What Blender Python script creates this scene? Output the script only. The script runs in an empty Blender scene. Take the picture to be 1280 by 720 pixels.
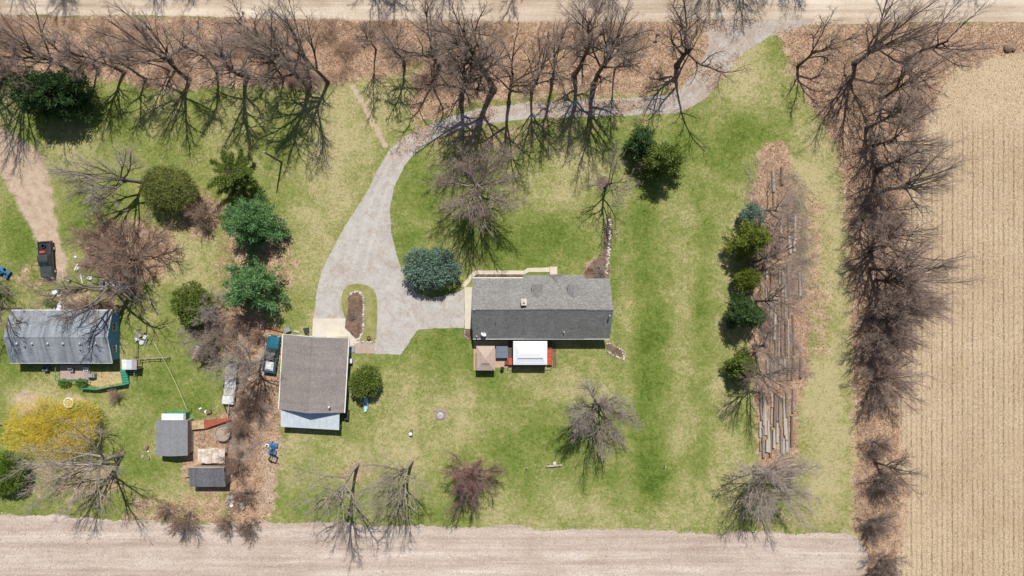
import bpy, bmesh, math, random
import numpy as np
from mathutils import Vector, Matrix
from mathutils.geometry import delaunay_2d_cdt

# ------------------------------------------------------------------ camera, sky, sun, exposure
scene = bpy.context.scene
COL = scene.collection
SC = 8.2            # photograph pixels per metre on the ground
CAMH = 105.0        # drone height
cam_d = bpy.data.cameras.new('camera'); cam = bpy.data.objects.new('camera', cam_d); COL.objects.link(cam)
cam.location = (0, 0, CAMH); cam.rotation_euler = (0, 0, 0)
cam_d.sensor_width = 36.0
cam_d.lens = 18.0 * CAMH / (640.0 / SC)
cam_d.clip_start = 0.5; cam_d.clip_end = 5000
scene.camera = cam
SUN_EL = math.radians(58); SUN_AZ = math.radians(9)      # azimuth from +Y towards +X
world = bpy.data.worlds.new('World'); scene.world = world; world.use_nodes = True
wn = world.node_tree.nodes; wl = world.node_tree.links
bg = wn['Background']; sky = wn.new('ShaderNodeTexSky'); sky.sky_type = 'NISHITA'; sky.sun_disc = False
sky.sun_elevation = SUN_EL; sky.sun_rotation = SUN_AZ
wl.new(sky.outputs[0], bg.inputs[0]); bg.inputs[1].default_value = 0.062
sd = bpy.data.lights.new('sun', 'SUN'); so = bpy.data.objects.new('sun', sd); COL.objects.link(so)
sd.energy = 4.3; sd.angle = math.radians(0.5); sd.color = (1.0, 0.955, 0.89)
sdir = Vector((math.sin(SUN_AZ) * math.cos(SUN_EL), math.cos(SUN_AZ) * math.cos(SUN_EL), math.sin(SUN_EL)))
so.rotation_euler = sdir.to_track_quat('Z', 'Y').to_euler(); so.location = (0, 40, 150)
scene.view_settings.view_transform = 'Standard'
scene.view_settings.look = 'None'
scene.view_settings.gamma = 1.0
scene.view_settings.exposure = 0.2
scene.render.engine = 'CYCLES'

rng = np.random.default_rng(7)
random.seed(7)

def W(px, py, z=0.0):
    k = (CAMH - z) / CAMH / SC
    return ((px - 640.0) * k, (360.0 - py) * k, z)

# ------------------------------------------------------------------ materials
MATS = {}
def new_mat(name):
    m = bpy.data.materials.new(name); m.use_nodes = True
    nt = m.node_tree; b = nt.nodes['Principled BSDF']
    b.inputs['Specular IOR Level'].default_value = 0.25
    MATS[name] = m
    return m, nt, b
def nd(nt, t, **kw):
    n = nt.nodes.new(t)
    for k, v in kw.items(): setattr(n, k, v)
    return n
def rgb(c): return (c[0], c[1], c[2], 1.0)
def noise(nt, coord, scale, detail=4, rough=0.6, dist=0.0):
    n = nd(nt, 'ShaderNodeTexNoise'); n.inputs['Scale'].default_value = scale
    n.inputs['Detail'].default_value = detail; n.inputs['Roughness'].default_value = rough
    n.inputs['Distortion'].default_value = dist
    if coord is not None: nt.links.new(coord, n.inputs['Vector'])
    return n
def ramp(nt, fac, stops, interp='LINEAR'):
    r = nd(nt, 'ShaderNodeValToRGB'); cr = r.color_ramp; cr.interpolation = interp
    while len(cr.elements) < len(stops): cr.elements.new(0.5)
    for e, (p, c) in zip(cr.elements, stops):
        e.position = p; e.color = rgb(c) if not isinstance(c, (int, float)) else (c, c, c, 1)
    nt.links.new(fac, r.inputs[0]); return r
def mixc(nt, fac, a, b, blend='MIX'):
    m = nd(nt, 'ShaderNodeMix', data_type='RGBA', blend_type=blend)
    for sock, v in ((m.inputs[0], fac), (m.inputs[6], a), (m.inputs[7], b)):
        if isinstance(v, (int, float)): sock.default_value = v
        elif isinstance(v, tuple): sock.default_value = rgb(v)
        else: nt.links.new(v, sock)
    return m.outputs[2]
def mth(nt, op, a, b=None, clamp=False):
    m = nd(nt, 'ShaderNodeMath', operation=op); m.use_clamp = clamp
    for s, v in zip(m.inputs, (a, b)):
        if v is None: continue
        if isinstance(v, (int, float)): s.default_value = v
        else: nt.links.new(v, s)
    return m.outputs[0]
def bump(nt, b, h, strength, dist):
    n = nd(nt, 'ShaderNodeBump'); n.inputs['Strength'].default_value = strength; n.inputs['Distance'].default_value = dist
    nt.links.new(h, n.inputs['Height']); nt.links.new(n.outputs[0], b.inputs['Normal'])
def posc(nt): return nd(nt, 'ShaderNodeNewGeometry').outputs['Position']
def objc(nt): return nd(nt, 'ShaderNodeTexCoord').outputs['Object']

def plain(name, c1, c2=None, scale=3.0, rough=0.7, bmp=0.15, metal=0.0, spec=0.25, detail=5):
    """two-tone weathered surface"""
    m, nt, b = new_mat(name)
    if c2 is None: c2 = tuple(x * 0.75 for x in c1)
    n = noise(nt, objc(nt), scale, detail, 0.65)
    r = ramp(nt, n.outputs[0], [(0.3, c2), (0.7, c1)])
    nt.links.new(r.outputs[0], b.inputs['Base Color'])
    b.inputs['Roughness'].default_value = rough; b.inputs['Metallic'].default_value = metal
    b.inputs['Specular IOR Level'].default_value = spec
    if bmp: bump(nt, b, n.outputs[0], bmp, 0.02)
    return m
def leafy(name, cols, rough=0.6, trans=0.25):
    """colour varies from piece to piece"""
    m, nt, b = new_mat(name)
    g = nd(nt, 'ShaderNodeNewGeometry')
    st = [((i + 0.5) / len(cols), c) for i, c in enumerate(cols)]
    r = ramp(nt, g.outputs['Random Per Island'], st)
    n = noise(nt, g.outputs['Position'], 0.6, 3)
    f = ramp(nt, n.outputs[0], [(0.3, 0.78), (0.7, 1.2)])
    c = mixc(nt, 1.0, r.outputs[0], f.outputs[0], 'MULTIPLY')
    nt.links.new(c, b.inputs['Base Color'])
    b.inputs['Roughness'].default_value = rough; b.inputs['Specular IOR Level'].default_value = 0.15
    if trans:
        t = nd(nt, 'ShaderNodeBsdfTranslucent'); nt.links.new(c, t.inputs[0])
        mx = nd(nt, 'ShaderNodeMixShader'); mx.inputs[0].default_value = trans
        nt.links.new(b.outputs[0], mx.inputs[1]); nt.links.new(t.outputs[0], mx.inputs[2])
        nt.links.new(mx.outputs[0], nt.nodes['Material Output'].inputs[0])
    return m
def shingle(name, c_dark, c_mid, c_light, streak=0.0, axis=0):
    m, nt, b = new_mat(name)
    co = objc(nt)
    n1 = noise(nt, co, 3.6, 6, 0.85); n2 = noise(nt, co, 0.7, 4, 0.6)
    br = nd(nt, 'ShaderNodeTexBrick'); br.inputs['Scale'].default_value = 1.0
    br.inputs['Brick Width'].default_value = 0.5; br.inputs['Row Height'].default_value = 0.16
    br.inputs['Mortar Size'].default_value = 0.012
    br.inputs['Color1'].default_value = (0.35, 0.35, 0.35, 1); br.inputs['Color2'].default_value = (0.75, 0.75, 0.75, 1)
    br.inputs['Mortar'].default_value = (0.15, 0.15, 0.15, 1)
    mp = nd(nt, 'ShaderNodeMapping'); nt.links.new(co, mp.inputs[0])
    if axis: mp.inputs['Rotation'].default_value = (0, 0, math.pi / 2)
    nt.links.new(mp.outputs[0], br.inputs[0])
    v = mth(nt, 'MULTIPLY', br.outputs[0], 0.16); v = mth(nt, 'ADD', v, mth(nt, 'MULTIPLY', n1.outputs[0], 0.85))
    v = mth(nt, 'ADD', v, mth(nt, 'MULTIPLY', n2.outputs[0], 0.18))
    r = ramp(nt, v, [(0.38, c_dark), (0.58, c_mid), (0.8, c_light)])
    c = r.outputs[0]
    if streak:
        mp2 = nd(nt, 'ShaderNodeMapping'); nt.links.new(co, mp2.inputs[0])
        mp2.inputs['Scale'].default_value = (1.6, 0.12, 0.12) if not axis else (0.12, 1.6, 0.12)
        n3 = noise(nt, mp2.outputs[0], 1.0, 4, 0.6)
        f = ramp(nt, n3.outputs[0], [(0.4, 1.0), (0.7, 1.0 - streak)])
        c = mixc(nt, 1.0, c, f.outputs[0], 'MULTIPLY')
    nt.links.new(c, b.inputs['Base Color']); b.inputs['Roughness'].default_value = 0.9
    bump(nt, b, v, 0.5, 0.03)
    return m

# ------------------------------------------------------------------ mesh helpers
def mesh_arr(name, V, quads=None, tris=None, smooth=False):
    me = bpy.data.meshes.new(name)
    V = np.asarray(V, np.float32).reshape(-1, 3)
    parts = []; starts = []; off = 0
    if quads is not None and len(quads):
        q = np.asarray(quads, np.int32).reshape(-1, 4); parts.append(q.ravel()); starts.append(off + 4 * np.arange(len(q))); off += 4 * len(q)
    if tris is not None and len(tris):
        t = np.asarray(tris, np.int32).reshape(-1, 3); parts.append(t.ravel()); starts.append(off + 3 * np.arange(len(t))); off += 3 * len(t)
    L = np.concatenate(parts); S = np.concatenate(starts).astype(np.int32)
    me.vertices.add(len(V)); me.vertices.foreach_set('co', V.ravel())
    me.loops.add(len(L)); me.loops.foreach_set('vertex_index', L)
    me.polygons.add(len(S)); me.polygons.foreach_set('loop_start', S)
    if smooth: me.polygons.foreach_set('use_smooth', np.ones(len(S), bool))
    me.update(calc_edges=True)
    return me
def link(name, me, mat=None, parent=None, loc=None, rot=None, scl=None):
    o = bpy.data.objects.new(name, me); COL.objects.link(o)
    if mat is not None and me is not None:
        if len(me.materials) == 0: me.materials.append(mat)
        elif me.materials[0] is not mat:
            o.material_slots[0].link = 'OBJECT'; o.material_slots[0].material = mat
    if parent: o.parent = parent
    if loc is not None: o.location = loc
    if rot is not None: o.rotation_euler = rot if hasattr(rot, '__len__') else (0, 0, rot)
    if scl is not None: o.scale = scl
    return o
def tag(o, label, cat, group=None):
    o['label'] = label; o['category'] = cat
    if group: o['group'] = group
    return o
def thing(name, label, cat, loc, rz=0.0, group=None):
    o = bpy.data.objects.new(name, None); COL.objects.link(o); o.empty_display_size = 0.3
    o.location = loc; o.rotation_euler = (0, 0, rz)
    return tag(o, label, cat, group)
def struct(o): o['kind'] = 'structure'; return o
def stuff(o, label=None, cat=None):
    o['kind'] = 'stuff'
    if label: o['label'] = label; o['category'] = cat
    return o

class MB:
    def __init__(s): s.v = []; s.f = []
    def add(s, vs, fs):
        k = len(s.v); s.v += [tuple(x) for x in vs]; s.f += [tuple(i + k for i in f) for f in fs]; return s
    def box(s, x0, x1, y0, y1, z0, z1, M=None):
        vs = [Vector((x, y, z)) for z in (z0, z1) for y in (y0, y1) for x in (x0, x1)]
        if M: vs = [M @ v for v in vs]
        return s.add(vs, [(0, 2, 3, 1), (4, 5, 7, 6), (0, 1, 5, 4), (2, 6, 7, 3), (0, 4, 6, 2), (1, 3, 7, 5)])
    def bbox(s, x0, x1, y0, y1, z0, z1, r=0.04):
        """box with chamfered upper edges"""
        lv = [(x0, y0, z0), (x1, y0, z0), (x1, y1, z0), (x0, y1, z0), (x0, y0, z1 - r), (x1, y0, z1 - r), (x1, y1, z1 - r), (x0, y1, z1 - r),
              (x0 + r, y0 + r, z1), (x1 - r, y0 + r, z1), (x1 - r, y1 - r, z1), (x0 + r, y1 - r, z1)]
        return s.add(lv, [(3, 2, 1, 0), (0, 1, 5, 4), (1, 2, 6, 5), (2, 3, 7, 6), (3, 0, 4, 7), (4, 5, 9, 8), (5, 6, 10, 9), (6, 7, 11, 10), (7, 4, 8, 11), (8, 9, 10, 11)])
    def prism(s, poly, z0, z1):
        n = len(poly); vs = [(p[0], p[1], z0) for p in poly] + [(p[0], p[1], z1) for p in poly]
        area = sum(poly[i][0] * poly[(i + 1) % n][1] - poly[(i + 1) % n][0] * poly[i][1] for i in range(n))
        fs = [tuple(range(n))[::-1], tuple(range(n, 2 * n))] + [(i, (i + 1) % n, n + (i + 1) % n, n + i) for i in range(n)]
        if area < 0: fs = [f[::-1] for f in fs]
        return s.add(vs, fs)
    def extr(s, prof, x0, x1, ax=0):
        """profile (u,z) extruded along x (ax 0, u=y) or along y (ax 1, u=x)"""
        n = len(prof)
        mk = (lambda a, u, z: (a, u, z)) if ax == 0 else (lambda a, u, z: (u, a, z))
        vs = [mk(x0, u, z) for u, z in prof] + [mk(x1, u, z) for u, z in prof]
        return s.add(vs, [tuple(range(n)), tuple(range(n, 2 * n))[::-1]] + [(i, n + i, n + (i + 1) % n, (i + 1) % n) for i in range(n)])
    def lathe(s, prof, n=16, c=(0, 0), M=None):
        vs = []; fs = []
        for r, z in prof:
            for i in range(n):
                a = 2 * math.pi * i / n; vs.append(Vector((c[0] + r * math.cos(a), c[1] + r * math.sin(a), z)))
        for j in range(len(prof) - 1):
            for i in range(n): fs.append((j * n + i, j * n + (i + 1) % n, (j + 1) * n + (i + 1) % n, (j + 1) * n + i))
        fs.append(tuple(range(n))[::-1]); fs.append(tuple(range((len(prof) - 1) * n, len(prof) * n)))
        if M: vs = [M @ v for v in vs]
        return s.add(vs, fs)
    def tube(s, pts, r, n=8):
        pts = [Vector(p) for p in pts]; rs = r if hasattr(r, '__len__') else [r] * len(pts)
        vs = []; fs = []
        for i, p in enumerate(pts):
            t = (pts[min(i + 1, len(pts) - 1)] - pts[max(i - 1, 0)]).normalized()
            u = t.orthogonal().normalized() if i == 0 else (u - t * u.dot(t)).normalized()
            v = t.cross(u)
            for k in range(n):
                a = 2 * math.pi * k / n; vs.append(p + (u * math.cos(a) + v * math.sin(a)) * rs[i])
        for i in range(len(pts) - 1):
            for k in range(n): fs.append((i * n + k, i * n + (k + 1) % n, (i + 1) * n + (k + 1) % n, (i + 1) * n + k))
        fs.append(tuple(range(n))[::-1]); fs.append(tuple(range((len(pts) - 1) * n, len(pts) * n)))
        return s.add(vs, fs)
    def mesh(s, name):
        me = bpy.data.meshes.new(name); me.from_pydata(s.v, [], s.f); me.update(); return me
    def build(s, name, mat, parent=None, loc=None, rot=None, fix=True):
        me = s.mesh(name)
        if fix:
            bm = bmesh.new(); bm.from_mesh(me); bmesh.ops.recalc_face_normals(bm, faces=bm.faces); bm.to_mesh(me); bm.free()
        return link(name, me, MATS[mat] if isinstance(mat, str) else mat, parent, loc, rot)

def ragged(poly, step=0.3, amp=0.25, seed=0):
    """densify a closed polygon and roughen its outline"""
    r = np.random.default_rng(seed); P = np.array(poly, float); out = []
    n = len(P)
    for i in range(n):
        a, b = P[i], P[(i + 1) % n]; L = np.linalg.norm(b - a); k = max(1, int(L / step))
        t = np.arange(k)[:, None] / k; out.append(a + (b - a) * t)
    Q = np.concatenate(out); m = len(Q)
    T = np.roll(Q, -1, 0) - np.roll(Q, 1, 0); N = np.stack([-T[:, 1], T[:, 0]], 1); N /= np.linalg.norm(N, axis=1, keepdims=True) + 1e-9
    d = r.normal(0, 1, m)
    for wd in (2, 8, 24):
        x = r.normal(0, 1, m); y = np.zeros(m)
        for k in range(wd): y += np.roll(x, k)
        d = d * 0.55 + y / wd * math.sqrt(wd)
    return Q + N * (d * amp * 0.5)[:, None]
def smooth_line(pts, it=2):
    P = [Vector(p[:2]) for p in pts]
    for _ in range(it):
        Q = [P[0]]
        for a, b in zip(P[:-1], P[1:]): Q += [a * 0.75 + b * 0.25, a * 0.25 + b * 0.75]
        P = Q + [P[-1]]
    return [(p.x, p.y) for p in P]
def wp(pts, z=0.0): return [W(x, y, z)[:2] for x, y in pts]
def sheet(name, poly, z, mat, parent=None):
    P = [Vector((float(p[0]), float(p[1]))) for p in poly]
    V, E, F, *_ = delaunay_2d_cdt(P, [], [list(range(len(P)))], 1, 1e-5)
    me = bpy.data.meshes.new(name); me.from_pydata([(v.x, v.y, z) for v in V], [], [tuple(f) for f in F]); me.update()
    if me.polygons and me.polygons[0].normal.z < 0: me.flip_normals()
    return link(name, me, MATS[mat], parent)

# ------------------------------------------------------------------ zone maps of the ground (0.4 m raster)
CELL = 0.4
gx = np.arange(-92, 92.01, CELL); gy = np.arange(-60, 62.01, CELL)
GX, GY = np.meshgrid(gx, gy)
def inpoly(poly, X=None, Y=None):
    X = GX if X is None else X; Y = GY if Y is None else Y
    r = np.zeros(X.shape, bool); n = len(poly)
    for i in range(n):
        x1, y1 = poly[i][:2]; x2, y2 = poly[(i + 1) % n][:2]
        if y1 == y2: continue
        c = ((y1 > Y) != (y2 > Y)) & (X < (x2 - x1) * (Y - y1) / (y2 - y1) + x1); r ^= c
    return r
def blur(A, k):
    for _ in range(2):
        for ax in (0, 1):
            pad = [(0, 0), (0, 0)]; pad[ax] = (k + 1, k)
            c = np.cumsum(np.pad(A, pad, 'edge'), axis=ax)
            n = A.shape[ax]; hi = np.take(c, np.arange(2 * k + 1, n + 2 * k + 1), ax); lo = np.take(c, np.arange(0, n), ax)
            A = (hi - lo) / (2 * k + 1)
    return A
def zone(*items):
    """items: (weight, softness in cells, pixel polygon) -> map"""
    Z = np.zeros(GX.shape)
    for w, k, p in items: Z = np.maximum(Z, w * blur(inpoly(wp(p)).astype(float), k))
    return Z
def ell(cx, cy, rx, ry, n=20): return [(cx + rx * math.cos(2 * math.pi * i / n), cy + ry * math.sin(2 * math.pi * i / n)) for i in range(n)]

litter = zone(
    (1.0, 2, [(-120, 22), (545, 22), (535, 70), (500, 92), (440, 100), (390, 108), (300, 106), (200, 112), (130, 96), (60, 105), (-120, 110)]),
    (0.80, 3, [(535, 22), (905, 22), (890, 50), (700, 66), (665, 100), (640, 125), (560, 142), (520, 166), (508, 120), (525, 80)]),
    (0.75, 4, [(640, 60), (905, 30), (912, 60), (868, 104), (820, 122), (640, 128)]),
    (0.5, 3, [(640, 148), (860, 145), (840, 158), (640, 170)]),
    (0.50, 4, [(520, 150), (720, 150), (700, 175), (640, 190), (560, 200), (535, 180)]),
    (0.95, 3, [(975, 26), (1400, 26), (1400, 80), (1210, 95), (1175, 150), (1155, 220), (1150, 400), (1146, 760), (1066, 760), (1068, 500), (1060, 300), (1048, 190), (1012, 130), (985, 90)]),
    (1.0, 2, [(952, 180), (985, 178), (1000, 300), (1012, 380), (1012, 470), (995, 500), (995, 590), (950, 600), (944, 500), (932, 380), (938, 260)]),
    (0.55, 4, [(985, 200), (1035, 250), (1042, 420), (1020, 470), (1000, 420), (996, 300)]),
    (0.95, 3, [(262, 395), (300, 370), (322, 400), (350, 408), (352, 540), (340, 640), (325, 660), (275, 650), (285, 610), (268, 560), (240, 530), (292, 510), (296, 455), (262, 420)]),
    (0.75, 3, ell(165, 315, 62, 42)), (0.7, 3, ell(250, 270, 25, 35)), (0.6, 3, ell(100, 375, 60, 14)),
    (0.55, 3, [(150, 620), (330, 610), (330, 665), (150, 660)]), (0.45, 3, ell(95, 600, 70, 35)),
    (0.6, 3, ell(320, 330, 52, 75)), (0.75, 2, ell(262, 578, 36, 46)), (0.5, 3, ell(75, 80, 75, 50)),
    (0.35, 4, [(900, 640), (1060, 630), (1060, 670), (900, 668)]), (0.8, 1, ell(747, 336, 17, 13)),
    (0.35, 2, ell(35, 350, 40, 30)), (0.5, 2, ell(590, 598, 30, 22)), (0.45, 2, ell(447, 590, 30, 16)), (0.5, 2, ell(516, 574, 10, 9)))
dry = zone(
    (0.75, 8, [(375, 95), (540, 85), (500, 170), (470, 210), (455, 240), (410, 320), (395, 390), (355, 400), (370, 300), (365, 200)]),
    (0.95, 5, [(1000, 140), (1050, 180), (1062, 300), (1064, 660), (1000, 662), (1000, 500), (1015, 420), (1005, 300), (985, 200)]),
    (0.55, 8, [(905, 190), (950, 190), (932, 360), (935, 470), (905, 470), (900, 340)]),
    (0.85, 5, [(895, 60), (965, 45), (968, 130), (880, 160), (870, 125)]),
    (0.6, 2, [(836, 230), (862, 230), (864, 630), (838, 630)]), (0.45, 2, [(780, 240), (790, 240), (788, 620), (781, 620)]), (0.9, 4, [(780, 30), (915, 30), (920, 62), (880, 108), (780, 122)]),
    (0.55, 7, ell(700, 480, 70, 28)), (0.6, 6, ell(560, 520, 60, 55)), (0.6, 5, ell(485, 560, 60, 40)), (0.5, 5, ell(745, 640, 160, 22)),
    (0.55, 5, ell(900, 610, 35, 45)), (0.7, 4, ell(232, 320, 40, 45)), (0.7, 4, ell(35, 500, 26, 22)), (0.5, 4, ell(195, 395, 22, 20)),
    (0.55, 5, ell(720, 210, 55, 40)), (0.6, 4, ell(240, 620, 60, 25)), (0.5, 6, ell(70, 220, 40, 40)), (0.55, 5, ell(300, 170, 60, 40)),
    (0.6, 4, [(345, 545), (470, 545), (470, 600), (345, 620)]), (0.6, 3, ell(205, 545, 20, 20)), (0.5, 5, ell(850, 300, 30, 90)), (0.55, 5, ell(650, 430, 60, 60)),
    (1.0, 3, [(1040, 60), (1420, 40), (1420, 90), (1200, 95), (1165, 150), (1145, 220), (1140, 760), (1056, 760), (1060, 300)]),
    (0.6, 3, ell(675, 245, 50, 30)), (0.5, 3, ell(885, 520, 30, 70)))
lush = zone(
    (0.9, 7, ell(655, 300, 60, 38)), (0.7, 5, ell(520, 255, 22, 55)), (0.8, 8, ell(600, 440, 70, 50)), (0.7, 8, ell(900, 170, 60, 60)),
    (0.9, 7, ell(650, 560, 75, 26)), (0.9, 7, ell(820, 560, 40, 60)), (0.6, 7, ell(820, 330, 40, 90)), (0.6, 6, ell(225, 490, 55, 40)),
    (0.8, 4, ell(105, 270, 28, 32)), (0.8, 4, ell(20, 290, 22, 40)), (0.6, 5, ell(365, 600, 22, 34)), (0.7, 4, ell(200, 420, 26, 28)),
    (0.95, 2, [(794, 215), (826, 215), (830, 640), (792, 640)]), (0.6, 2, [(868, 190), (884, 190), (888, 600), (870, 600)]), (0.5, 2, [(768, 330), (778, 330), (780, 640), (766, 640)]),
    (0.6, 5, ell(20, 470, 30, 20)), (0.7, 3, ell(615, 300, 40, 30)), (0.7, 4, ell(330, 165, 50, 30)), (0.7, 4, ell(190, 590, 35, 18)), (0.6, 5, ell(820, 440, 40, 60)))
dirt = zone(
    (1.0, 2, [(-20, 145), (25, 175), (50, 190), (60, 215), (72, 290), (85, 330), (80, 352), (55, 350), (50, 305), (25, 260), (0, 215), (-30, 190)]),
    (0.8, 2, ell(33, 502, 18, 17)), (0.6, 2, ell(196, 393, 9, 13)), (1.0, 0, [(437, 106), (442.5, 104), (485, 182), (480.5, 186)]),
    (0.75, 3, [(325, 545), (352, 545), (345, 640), (320, 655)]), (0.55, 2, ell(105, 350, 22, 10)), (0.6, 2, ell(257, 495, 6, 8)),
    (0.55, 2, ell(120, 540, 20, 10)), (0.7, 2, [(85, 365), (130, 372), (110, 390), (85, 388)]), (0.5, 2, ell(345, 560, 25, 18)),
    (0.5, 2, ell(510, 215, 10, 14)), (0.6, 1, ell(352, 203, 5, 4)), (0.6, 2, ell(100, 498, 28, 10)))

# surfaces that carry no grass
DRIVE_PX = [(862, 24), (876, 33), (885, 46), (884, 60), (876, 78), (866, 95), (852, 110), (832, 119), (790, 124), (720, 125), (660, 128), (600, 138), (556, 150), (526, 160),
            (505, 172), (486, 190), (470, 216), (458, 240), (444, 264), (426, 292), (411, 320), (402, 342), (395, 370), (391, 399), (434, 400), (436, 424), (446, 441), (500, 442.5), (522, 411.5), (581, 411),
            (580.5, 360), (566, 366), (540, 372), (520, 366), (506, 345), (496, 320), (488.5, 292), (486, 262), (492, 234), (503, 212), (518, 192), (536, 174), (566, 162), (610, 155),
            (660, 149), (720, 146), (790, 143), (850, 141), (880, 126), (905, 97), (930, 66), (962, 46), (1000, 34), (1020, 24)]
FIELD_E_PX = [(1400, 62), (1262, 66), (1195, 88), (1160, 140), (1138, 200), (1130, 300), (1126, 420), (1124, 560), (1122, 640), (1120, 760), (1400, 760)]
FIELD_S_PX = [(-140, 640), (0, 641), (90, 646), (190, 653), (300, 655), (420, 655), (560, 658), (700, 661), (860, 663), (980, 665), (1040, 668), (1072, 676), (1086, 700), (1080, 730), (1092, 790), (-140, 790)]
ROAD_PX = [(-140, -64), (1420, -64), (1420, 29), (1245, 28), (1100, 29), (900, 28), (500, 27), (250, 21), (0, 18), (-140, 17)]
nogrow = np.zeros(GX.shape, bool)
for p in (DRIVE_PX, FIELD_E_PX, FIELD_S_PX, ROAD_PX): nogrow |= inpoly(wp(p))
ISLAND_PX = [(427, 384), (426.5, 370), (431, 359), (441, 354.5), (455, 355), (466, 360), (471.5, 371), (472, 390), (471, 412), (470, 425), (466, 428), (448, 428), (432, 400)]
dirt = np.maximum(dirt, 0.62 * blur(inpoly(wp(DRIVE_PX)).astype(float), 2))
nogrow &= ~inpoly(wp(ISLAND_PX))
for b in ([(589, 344), (764, 344), (764, 424), (589, 424)], [(353, 418), (438, 420), (432, 542), (350, 540)], [(10, 392), (148, 392), (148, 455), (10, 455)],
          [(594, 424), (694, 424), (694, 462), (594, 462)], [(576, 336), (700, 336), (700, 350), (590, 414), (578, 414)], [(196, 515), (240, 515), (240, 575), (196, 575)], [(238, 560), (284, 560), (284, 608), (238, 608)]):
    nogrow |= inpoly(wp(b))

# ------------------------------------------------------------------ ground materials
def m_ground():
    m, nt, b = new_mat('ground_soil_and_turf')
    p = posc(nt)
    at = nd(nt, 'ShaderNodeAttribute', attribute_name='zone')
    sp = nd(nt, 'ShaderNodeSeparateColor'); nt.links.new(at.outputs['Color'], sp.inputs[0])
    at2 = nd(nt, 'ShaderNodeAttribute', attribute_name='lush')
    nA = noise(nt, p, 0.16, 6, 0.62, 0.4); nB = noise(nt, p, 0.9, 6, 0.7, 0.3); nC = noise(nt, p, 5.0, 4, 0.7); nD = noise(nt, p, 0.45, 5, 0.7)
    # turf: patches of green and straw blades
    nE = noise(nt, p, 2.1, 6, 0.8, 0.2)
    v = mth(nt, 'ADD', mth(nt, 'MULTIPLY', nA.outputs[0], 0.75), mth(nt, 'MULTIPLY', nB.outputs[0], 0.5))
    v = mth(nt, 'ADD', v, mth(nt, 'MULTIPLY', nE.outputs[0], 0.85))
    v = mth(nt, 'ADD', v, mth(nt, 'MULTIPLY', nC.outputs[0], 0.35))
    v = mth(nt, 'ADD', v, mth(nt, 'MULTIPLY', sp.outputs[1], 0.27))
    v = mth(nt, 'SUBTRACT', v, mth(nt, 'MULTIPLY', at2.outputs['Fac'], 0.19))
    v = mth(nt, 'SUBTRACT', v, 0.54)
    turf = ramp(nt, v, [(0.36, (0.064, 0.110, 0.016)), (0.55, (0.142, 0.192, 0.038)), (0.72, (0.235, 0.250, 0.080)), (0.93, (0.42, 0.365, 0.195))])
    # leaf litter
    lit = ramp(nt, mth(nt, 'ADD', mth(nt, 'MULTIPLY', nB.outputs[0], 0.6), mth(nt, 'MULTIPLY', nC.outputs[0], 0.5)),
               [(0.38, (0.17, 0.105, 0.068)), (0.53, (0.39, 0.25, 0.165)), (0.66, (0.57, 0.43, 0.31))])
    soil = ramp(nt, nB.outputs[0], [(0.3, (0.36, 0.26, 0.18)), (0.65, (0.53, 0.42, 0.32))])
    def soft(w, k=1.1):
        x = mth(nt, 'ADD', w, mth(nt, 'MULTIPLY', mth(nt, 'SUBTRACT', nD.outputs[0], 0.5), k))
        r = nd(nt, 'ShaderNodeMapRange', interpolation_type='SMOOTHSTEP'); nt.links.new(x, r.inputs[0])
        r.inputs[1].default_value = 0.28; r.inputs[2].default_value = 0.68; return r.outputs[0]
    wl_ = soft(sp.outputs[0], 1.7); ws_ = soft(sp.outputs[2], 0.7)
    c = mixc(nt, wl_, turf.outputs[0], lit.outputs[0]); c = mixc(nt, ws_, c, soil.outputs[0])
    nt.links.new(c, b.inputs['Base Color']); b.inputs['Roughness'].default_value = 0.95; b.inputs['Specular IOR Level'].default_value = 0.05
    bump(nt, b, mth(nt, 'ADD', nC.outputs[0], mth(nt, 'MULTIPLY', nB.outputs[0], 0.8)), 0.7, 0.12)
m_ground()
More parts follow.
